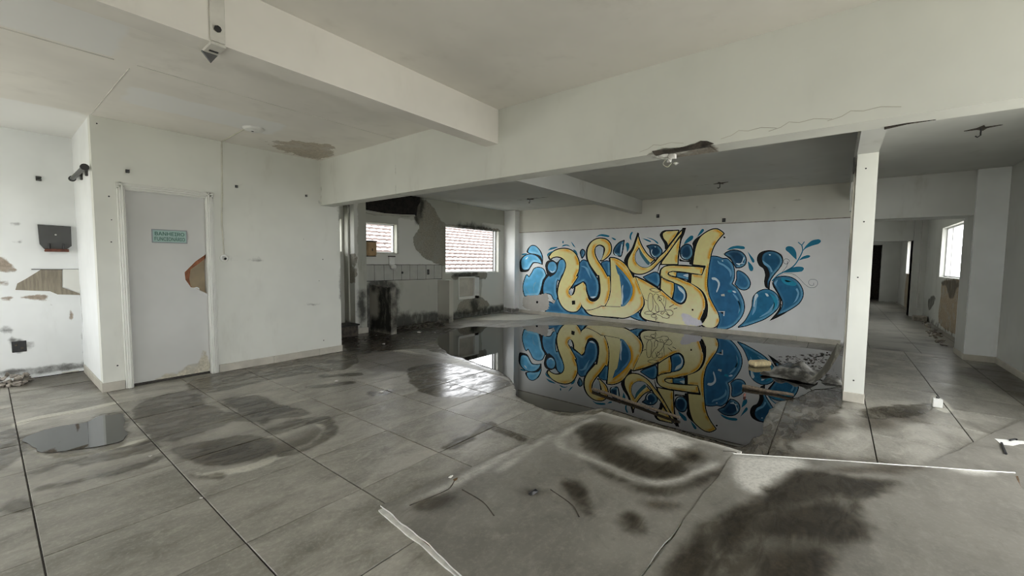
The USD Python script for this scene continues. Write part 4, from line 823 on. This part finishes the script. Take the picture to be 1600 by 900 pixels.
obj('lip', tube([(*fl(x, y, .04 + .08 * (x - 1146) / 440)[:2], .04 + .08 * (x - 1146) / 440 + .001) for x, y in ((1146,709),(1250,716),(1350,723),(1450,730),(1520,735),(1586,739))], .004, 6), 'board_edge', p2)
def torn(px, z, name='torn_flap', parent=p1, mat='board_core', s=.05, seed=3):
    c = fl(*px, z); m = rock(s, seed, .3); m.apply_translation([c[0], c[1], z - .003]); return obj(name, m, mat, parent)
torn((833,770), z1, s=.08, mat='black_plastic'); torn((712,749), z1, s=.05, mat='board_core', seed=8); torn((705,745), z1, s=.045, mat='board_edge', seed=11)
for px in ([(722,765),(755,785),(772,806)], [(860,765),(895,790),(905,808)], [(640,790),(700,765),(712,748)], [(1130,705),(1150,707),(1146,716)]):
    obj('crack', tube([fl(*p, z1) + [0, 0, .0005] for p in spline(px, 5, False)], .003, 5), 'dark_rubble', p1)

# ------------------------------------------------------------------ fittings on walls and ceilings
pt = thing('wall_plate', 'dark grey square metal plate with a rusty tray on the left wall', 'wall plate')
b0 = y7(58.5, 351.5); b1 = y7(110.5, 388)
pq = Polygon([(.392, 1.705), (.645, 1.70), (.642, 1.475), (.60, 1.435), (.43, 1.435), (.398, 1.49)])
obj('plate', plate_xz(pq, YW - .03, YW), 'grey_metal', pt)
obj('tray', cat(cbox(.43, .615, YW - .07, YW - .02, 1.405, 1.425), cbox(.43, .615, YW - .075, YW - .068, 1.405, 1.438)), 'rust', pt)
for x0 in (.462, .575): obj('bracket', cat(cbox(x0, x0 + .014, YW - .06, YW - .025, 1.42, 1.50)), 'black_plastic', pt)
obj('bolt', tube([(.522, YW - .034, 1.597), (.522, YW - .028, 1.597)], .009, 8), 'white_plastic', pt)
sk = thing('socket_box', 'open black socket hole low on the left wall', 'socket')
c = y7(30, 541.5); obj('rim', cat(cbox(c[0]-.052, c[0]+.052, YW - .006, YW + .002, c[2]-.06, c[2]+.06)), 'black_plastic', sk)
for dx, dz in ((-.02,.02),(.02,-.02)): obj('terminal', cbox(c[0]+dx-.012, c[0]+dx+.012, YW-.014, YW-.004, c[2]+dz-.012, c[2]+dz+.012), 'dark_rubble', sk)
def clip(c, axis, label, s=.035):
    t = thing('cable_clip', label, 'clip'); x, y, z = c; d = -.03
    obj('base', cbox(x - s/2, x + s/2, y - .008, y, z - s*.6, z + s*.6, .003), 'black_plastic', t)
    obj('jaw', cat(cbox(x - s/2, x + s/2, y - .03, y - .008, z - s*.5, z - s*.1, .003), cbox(x - s/2, x + s/2, y - .03, y - .008, z + s*.15, z + s*.5, .003)), 'grey_metal', t)
clip(y7(60, 279), 'y', 'small black clip high on the left wall', .042)
clip(y5(199, 267.5), 'y', 'small black clip above the left of the door frame', .03)
clip(y5(369, 291.5), 'y', 'small black clip right of the door frame', .026)
clip(y5(478, 306), 'y', 'small black clip near the beam end on the partition', .022)
clip(xM(1028, 337.5) + [0, 0, 0], 'x', 'small black clip on the band above the mural, left one', .03) if False else None
for px, lab in (((1028, 337.5), 'left of two black clips above the mural'), ((1131, 344), 'right of two black clips above the mural')):
    c = onx(*px, XM - .02); t = thing('cable_clip', lab, 'clip')
    obj('base', cbox(c[0] - .008, c[0], c[1] - .03, c[1] + .03, c[2] - .035, c[2] + .035, .003), 'black_plastic', t)
    obj('jaw', cbox(c[0] - .03, c[0] - .008, c[1] - .02, c[1] + .02, c[2] - .012, c[2] + .03, .003), 'grey_metal', t)
pp = thing('pipe_stub', 'dark grey pipe stub with flared ends on the return wall', 'pipe')
a_, b_ = np.array([XR - .045, 6.62, 2.205]), np.array([XR - .045, 5.78, 2.212])
obj('pipe', tube([a_, b_], .021, 14), 'grey_metal', pp, smooth=40)
obj('end_cap', tube([b_ + [0, .0, 0], b_ - [0, .04, 0]], .032, 14), 'black_plastic', pp, smooth=40); obj('end_cap', tube([a_, a_ + [0, .05, 0]], .030, 14), 'black_plastic', pp, smooth=40)
for v_ in (6.3, 5.95): obj('saddle', cbox(XR - .02, XR, v_, v_ + .04, 2.16, 2.25), 'grey_metal', pp)
# ceiling rose and its cable down the partition
rs = thing('ceiling_rose', 'white round ceiling rose above the door wall', 'ceiling rose'); c = fl(396, 201, ZC)
m = lathe([(0, -.03), (.05, -.03), (.085, -.018), (.10, 0), (0, 0)], 24); m.apply_translation([c[0], c[1], ZC]); obj('rose', m, 'white_plastic', rs, smooth=30)
obj('hole', tube([(c[0] - .01, c[1], ZC - .033), (c[0] - .01, c[1], ZC - .028)], .012, 8), 'black_plastic', rs)
cb = thing('surface_cable', 'cream cable running from the ceiling rose down the partition to a socket ring', 'cable')
k = y5(346, 221); e = y5(350, 402)
obj('cable', tube([(c[0] - .06, c[1] + .02, ZC - .006), (k[0], YD - .006, ZC - .006), (k[0], YD - .007, ZC - .03), (k[0] - .01, YD - .007, 2.2), (k[0] - .025, YD - .007, 1.75), (e[0], YD - .007, e[2] + .02)], .007, 6), 'cord_cream', cb)
obj('ring', trimesh.creation.torus(.032, .012, transform=trimesh.transformations.translation_matrix([e[0], YD - .01, e[2] - .01]) @ trimesh.transformations.rotation_matrix(np.pi/2, [1, 0, 0])), 'white_plastic', cb, smooth=True)
obj('plug', tube([(e[0] + .01, YD - .004, e[2] - .015), (e[0] + .01, YD - .02, e[2] - .02)], .012, 8), 'black_plastic', cb)
# junction box hanging from the cross beam
jb = thing('junction_box', 'broken white junction box hanging under the cross beam', 'junction box'); c = fl(325, 70, 2.405)
obj('plate', cbox(.735, .80, 2.46, 2.60, 2.39, 2.404, .002), 'ceiling_ridge', jb)
obj('slot', cat(cbox(.75, .79, 2.535, 2.55, 2.386, 2.391)), 'black_plastic', jb)
obj('flap', trimesh.Trimesh(np.array([[.73,2.58,2.392],[.80,2.58,2.392],[.77,2.585,2.345],[.73,2.595,2.392],[.80,2.595,2.392],[.77,2.592,2.345]]), np.array([[0,2,1],[3,4,5],[0,1,4],[0,4,3],[1,2,5],[1,5,4],[2,0,3],[2,3,5]]), process=False), 'grey_metal', jb)
obj('hole', tube([(.765, 2.454, 2.47), (.765, 2.46, 2.47)], .016, 8), 'black_plastic', jb)
# ceiling hooks with torn plaster
for px, lab in (((828, 311), 'bent ceiling hook in torn plaster near the corner pillar'), ((1125, 286), 'bent ceiling hook in torn plaster above the mural'), ((1533, 200), 'bent ceiling hook in torn plaster towards the right wall')):
    c = fl(*px, ZR); h = thing('ceiling_hook', lab, 'hook')
    obj('hook', tube([c + [0, 0, .0], c + [0, 0, -.07], c + [.005, .02, -.085], c + [.005, .035, -.07]], .006, 6), 'black_plastic', h)
    q = np.array([[-.10, .0], [-.02, .03], [.03, .10], [.035, .02], [.10, -.03], [.02, -.04], [-.03, -.12], [-.03, -.02]]) * 1.1
    m = trimesh.creation.extrude_polygon(Polygon(q), .006, engine='earcut'); m.apply_translation([c[0], c[1], ZR - .0055]); obj('torn_plaster', m, 'dark_rubble', h)
# broken lower edge of the big beam
bp = thing('broken_plaster', 'white plaster lumps hanging from the broken edge of the long beam', 'plaster')
obj('cavity', plate_yz(Polygon([(1.06, 2.122), (.93, 2.115), (.80, 2.118), (.74, 2.138), (.70, 2.13), (.66, 2.108), (.70, 2.098), (.86, 2.095), (1.04, 2.092)]), XS - .006, XS + .03), 'dark_rubble', bp)
for (v0, z0, w, h_, s) in ((.99, 2.085, .11, .035, 1), (.93, 2.07, .12, .05, 2), (.95, 2.045, .08, .03, 3), (.90, 2.02, .05, .02, 4)):
    m = rock(1., 40 + s, 1.); m.apply_translation([0, 0, -.3]); v = m.vertices * [.05, w, h_ * 1.1]; m = trimesh.Trimesh(v + [XS + .03, v0, z0], m.faces, process=False); obj('lump', m, 'plaster_chip', bp)
obj('wire', tube(spline([(.97, 2.06), (.99, 2.03), (.96, 2.005), (.93, 2.03)], 4, False) @ np.array([[0, 1, 0], [0, 0, 1]]) + [XS + .03, 0, 0], .003, 5), 'cord_cream', bp)
sc = thing('ceiling_scar', 'dark scar in the soffit beside the column beam', 'scar'); c = fl(1382, 199, 2.10)
obj('scar', cat(tube([c + [0, -.0, -.001], c + [-.02, -.09, -.001], c + [-.01, -.20, -.001]], [.012, .006, .002], 6)), 'dark_rubble', sc)
# dispensers on the kitchen wall
ds = thing('towel_dispenser', 'tan paper towel dispenser on the kitchen wall by the pillar', 'dispenser')
obj('case', cbox(4.42, 4.63, YW - .12, YW, 1.43, 1.70, .025), 'tan_plastic', ds); obj('top_cap', cbox(4.415, 4.635, YW - .125, YW, 1.69, 1.715, .01), 'dark_rubble', ds); obj('lock_slot', cbox(4.515, 4.535, YW - .124, YW - .118, 1.52, 1.57, .003), 'black_plastic', ds); obj('bottom_slot', cbox(4.43, 4.62, YW - .10, YW - .01, 1.418, 1.432), 'dark_rubble', ds)
ds = thing('soap_dispenser', 'white soap dispenser with a hanging bag above the kitchen tiles', 'dispenser')
obj('case', cbox(4.95, 5.07, YW - .07, YW, 1.25, 1.425, .02), 'white_plastic', ds); obj('spout', cbox(4.98, 5.10, YW - .085, YW - .01, 1.175, 1.26, .02), 'frame_white', ds); obj('top_cap', cbox(4.945, 5.075, YW - .075, YW, 1.42, 1.438, .004), 'dark_rubble', ds)
for px, lab in (((635.5, 410), None), ((669, 424), None)): pass
os_ = thing('wall_socket', 'black socket hole at the right end of the kitchen tiles', 'socket'); c = ony(669, 425, YW - .012)
obj('plate', cbox(c[0] - .03, c[0] + .03, YW - .018, YW - .011, c[2] - .055, c[2] + .055, .003), 'black_plastic', os_); obj('inner', cbox(c[0] - .012, c[0] + .012, YW - .021, YW - .017, c[2] - .012, c[2] + .012, .002), 'grey_metal', os_)
os_ = thing('pipe_outlet', 'round black pipe outlet in the middle of the kitchen tiles', 'outlet'); c = ony(628.5, 426, YW - .012)
obj('ring', tube([(c[0], YW - .02, c[2]), (c[0], YW - .01, c[2])], .024, 12), 'black_plastic', os_)
bx = thing('black_crate', 'black box in the corner left of the kitchen pillar', 'crate')
obj('body', cbox(3.72, 4.08, 6.66, 6.97, .0, .20, .01), 'dark_rubble', bx); obj('rim', cbox(3.70, 4.10, 6.64, 6.985, .19, .215, .006), 'black_plastic', bx)

# ------------------------------------------------------------------ debris
def heap(name, pts, n, smin, smax, mat, label, cat_, seed, spread=.05, height=.04):
    r = np.random.default_rng(seed); ms_ = []
    P0 = np.array([fl(*p)[:2] for p in pts]); q = Polygon(P0).convex_hull; b = q.bounds
    while len(ms_) < n:
        x, y = r.uniform(b[0], b[2]), r.uniform(b[1], b[3])
        if not q.contains(Point(x, y)) or y > 6.90 or y < -1.69: continue
        m = rock(r.uniform(smin, smax), int(r.integers(1e6)), r.uniform(*((.3, .7) if mat == 'rubble_grey' else (.12, .35)))); m.apply_transform(trimesh.transformations.rotation_matrix(r.uniform(0, 6.3), [0, 0, 1])); m.apply_translation([x, y, r.uniform(-.004, height) * (r.random() < .4)]); ms_.append(m)
    return obj(name, cat(*ms_), mat, None, label, cat_, kind='stuff')
heap('rubble_pile', [(-60,594),(0,585),(38,582),(60,590),(30,604),(-60,612)], 150, .02, .11, 'rubble_grey', 'grey plaster rubble heaped at the foot of the left wall', 'rubble', 1, height=.07)
heap('dirt_heap', [(612,508),(690,504),(695,511),(620,518)], 120, .03, .12, 'dark_rubble', 'dark dirt and rubble along the foot of the kitchen wall', 'rubble', 2, height=.06)
heap('dirt_heap', [(545,528),(610,520),(612,548),(560,548)], 110, .02, .07, 'dark_rubble', 'dark litter on the floor before the mouldy stub wall', 'rubble', 3, height=.01)
heap('dirt_heap', [(1195,560),(1300,550),(1310,598),(1230,594)], 260, .012, .07, 'dark_rubble', 'wet black litter between the puddle and the column', 'rubble', 4, height=.02)
heap('dirt_heap', [(1440,503),(1468,514),(1480,548),(1450,525)], 60, .03, .12, 'rubble_grey', 'plaster crumbs under the corridor window', 'rubble', 5, height=.02)
# skirting torn off below the left wall
tk = thing('loose_skirting', 'torn-off skirting tile lying at the foot of the left wall', 'skirting')
a_, b_ = fl(48, 588)[:2], fl(124, 580)[:2]; d = b_ - a_; L = np.linalg.norm(d)
m = cat(cbox(0, L, -.045, .045, 0, .012)); m.apply_transform(trimesh.transformations.rotation_matrix(math.atan2(d[1], d[0]), [0, 0, 1])); m.apply_translation([*a_, .003]); obj('strip', m, 'skirting', tk)
m = cbox(.02, L - .02, -.03, .03, 0, .004); m.apply_transform(trimesh.transformations.rotation_matrix(math.atan2(d[1], d[0]), [0, 0, 1])); m.apply_translation([*a_, .0]); obj('old_glue', m, 'dark_rubble', tk)
# plaster chips, each a thing
chips = [((8, 596), .12, 'flat white plaster chip at the left edge of the rubble'), ((24, 597), .07, 'white splinter at the right foot of the rubble'), ((518, 577), .035, 'tiny white chip on the floor nearest the partition end'), ((526, 596), .06, 'pale scrap on the wet tiles right of the partition end'), ((596, 613), .06, 'pale scrap lying nearer the puddle than the partition'),
         ((600, 538), .08, 'white bent scrap before the mouldy stub wall'), ((556, 528), .04, 'tiny white chip at the foot of the kitchen pillar'), ((630, 529), .03, 'tiny white dot of plaster right of the mouldy stub wall'), ((588, 524), .04, 'tiny white chip at the foot of the mouldy stub wall'), ((1196, 569), None, None), ((235, 713), .03, 'small white chip on the wet tile below the door'), ((314, 779), .03, 'white chip at a tile corner in the foreground'), ((680, 520), .05, 'small pale chip at the left rim of the puddle'), ((655, 520), .12, 'pale flat scrap on the kitchen floor'), ((803, 609), .03, "small pale chip at the puddle's front corner"), ((790, 602), .02, "tiniest pale chip beside the puddle's front corner")]
for i, (px, s, lab) in enumerate(chips):
    if s is None: continue
    c = fl(*px); m = rock(s, 200 + i, .25); m.apply_transform(trimesh.transformations.rotation_matrix(i * 1.3, [0, 0, 1])); m.apply_translation([c[0], c[1], .001])
    obj('plaster_chip', m, 'plaster_chip', None, lab or 'tiny white plaster chip on the dark wet floor', 'plaster chip', None if lab else 'tiny white chips on the wet floor')
c = fl(1187, 572); m = cbox(-.13, .13, -.07, .07, 0, .07, .02); m.apply_transform(trimesh.transformations.rotation_matrix(-.7, [0, 0, 1])); m.apply_translation([c[0], c[1], .004])
fm = thing('foam_block', 'yellowish foam block lying in the puddle', 'foam block'); obj('block', m, 'foam', fm)
c = fl(1164, 620); rb = rock(.09, 77, .5); rb.apply_translation([c[0], c[1], .004]); obj('brick_chip', rb, 'rust', None, 'small reddish brick chip at the puddle edge', 'brick chip')
# sticks in the puddle
def stick(p0, p1, r, label, z=.022, mat='dirty_wood'):
    a, b = fl(*p0), fl(*p1); a[2] = z; b[2] = z; mid = [(a * (1-t) + b * t) + [0, 0, .004 * math.sin(9 * t)] for t in np.linspace(0, 1, 9)]
    t = thing('stick', label, 'stick'); obj('shaft', tube(mid, np.linspace(r, r * .75, 9), 7), mat, t, smooth=40)
stick((926, 611), (1062, 657), .016, 'dark wooden stick lying across the yellow reflection')
stick((1160, 607), (1240, 621), .022, 'thick wet stick lying near the column side of the puddle')
# crumpled black sheet
def sheet_cloth(px, z0, label, name, seed, amp=.09):
    n = 34; Q = [fl(*p) for p in px]; s, t = np.meshgrid(np.linspace(0, 1, n), np.linspace(0, 1, n), indexing='ij')
    p = ((1-s)*(1-t))[..., None]*Q[0] + (s*(1-t))[..., None]*Q[1] + (s*t)[..., None]*Q[2] + ((1-s)*t)[..., None]*Q[3]
    q = p * [3.2, 3.2, 0]; h_ = np.abs(meshkit.fbm(q, 4, seed) - .5) * 2; p[..., 2] = z0 + amp * h_ + .03 * meshkit.noise(q * 4, seed + 5)
    edge = np.minimum(np.minimum(s, 1-s), np.minimum(t, 1-t)); p[..., 2] *= .25 + .75 * np.clip(edge / .18, 0, 1)
    p[..., 0] += .08 * (meshkit.noise(q * 2, seed + 1) - .5); p[..., 1] += .08 * (meshkit.noise(q * 2, seed + 2) - .5); p[..., 2] = np.maximum(p[..., 2], .0075)
    I = np.arange(n * n).reshape(n, n); f = np.concatenate([np.stack([I[:-1,:-1], I[1:,:-1], I[1:,1:]], -1).reshape(-1,3), np.stack([I[:-1,:-1], I[1:,1:], I[:-1,1:]], -1).reshape(-1,3)])
    v = p.reshape(-1, 3); N = len(v); lp = np.concatenate([I[:-1,0], I[-1,:-1], I[:0:-1,-1], I[0,:0:-1]]); l1 = np.roll(lp, -1)
    f = np.vstack([f, f[:, ::-1] + N, np.c_[l1, lp, lp + N], np.c_[l1, lp + N, l1 + N]])
    ms = trimesh.Trimesh(np.vstack([v, v - [0, 0, .002]]), f, process=False); ms.fix_normals(); return obj(name, ms, 'tarp', None, label, 'plastic sheet', smooth=50)
sheet_cloth([(1190, 587), (1268, 602), (1288, 583), (1230, 567)], .008, 'crumpled grey plastic sheet lying in the puddle left of the column', 'plastic_sheet', 5, .13)
sheet_cloth([(1285, 599), (1318, 603), (1318, 594), (1295, 592)], .006, 'small crumpled sheet scrap against the column foot', 'plastic_sheet', 9, .05)
lb = thing('loose_strip', 'bent dark strip leaning from the plastic sheet up against the column', 'strip')
a, b = fl(1264, 601, .01), onx(1320, 563, 5.3); a2 = a + [0, 0, .0]
pts = [a * (1-t) + np.array([5.32, -.085, .50]) * t - [0, 0, .10 * math.sin(math.pi * t)] + [0, 0, .02] for t in np.linspace(0, 1, 10)]
m = np.vstack([np.array(pts), np.array(pts) + [.16, .05, .0]]); k = 10
f = np.array([[i, i+1, k+i+1] for i in range(k-1)] + [[i, k+i+1, k+i] for i in range(k-1)]); m2 = np.vstack([m, m - [0, 0, .006]])
f = np.vstack([f, f[:, ::-1] + 2*k] + [np.array([[i+1, i, 2*k+i], [i+1, 2*k+i, 2*k+i+1], [k+i, k+i+1, 3*k+i+1], [k+i, 3*k+i+1, 3*k+i]]) for i in range(k-1)])
ms = trimesh.Trimesh(m2, f, process=False); ms.fix_normals(); obj('strip', ms, 'tarp', lb)
# small white bottle on the corridor side; torn paper on the right panel
c = fl(1464, 636); bt = thing('white_carton', 'small white carton standing on the floor right of the column', 'carton')
obj('carton', cbox(c[0]-.03, c[0]+.03, c[1]-.035, c[1]+.035, .001, .085, .006), 'white_plastic', bt); obj('cap', tube([(c[0], c[1], .085), (c[0], c[1], .10)], .012, 10), 'grey_metal', bt)
tp = thing('torn_paper', 'torn white paper scrap on the right-hand panel', 'paper')
c = fl(1577, 691, .03); q = np.array([[-.10, .06], [.02, .07], [.10, -.10], [.06, -.13], [.0, -.05], [-.08, 0]])
m = trimesh.creation.extrude_polygon(Polygon(q), .002, engine='earcut'); m.apply_translation([c[0], c[1], .0303]); obj('paper', m, 'white_plastic', tp)
obj('tape', tube([fl(x, y, .036) for x, y in ((1565,692),(1568,700),(1572,709))], .007, 6), 'black_plastic', tp); obj('tape', tube([fl(x, y, .038) for x, y in ((1578,688),(1586,686),(1590,687))], .007, 6), 'black_plastic', tp)
blk = thing('white_block', 'small pale block at the foot of the corridor pier', 'block'); c = fl(1437, 501); obj('block', cbox(c[0]-.12, c[0]+.12, c[1]-.12, c[1]+.12, 0, .12, .01), 'rubble_grey', blk)
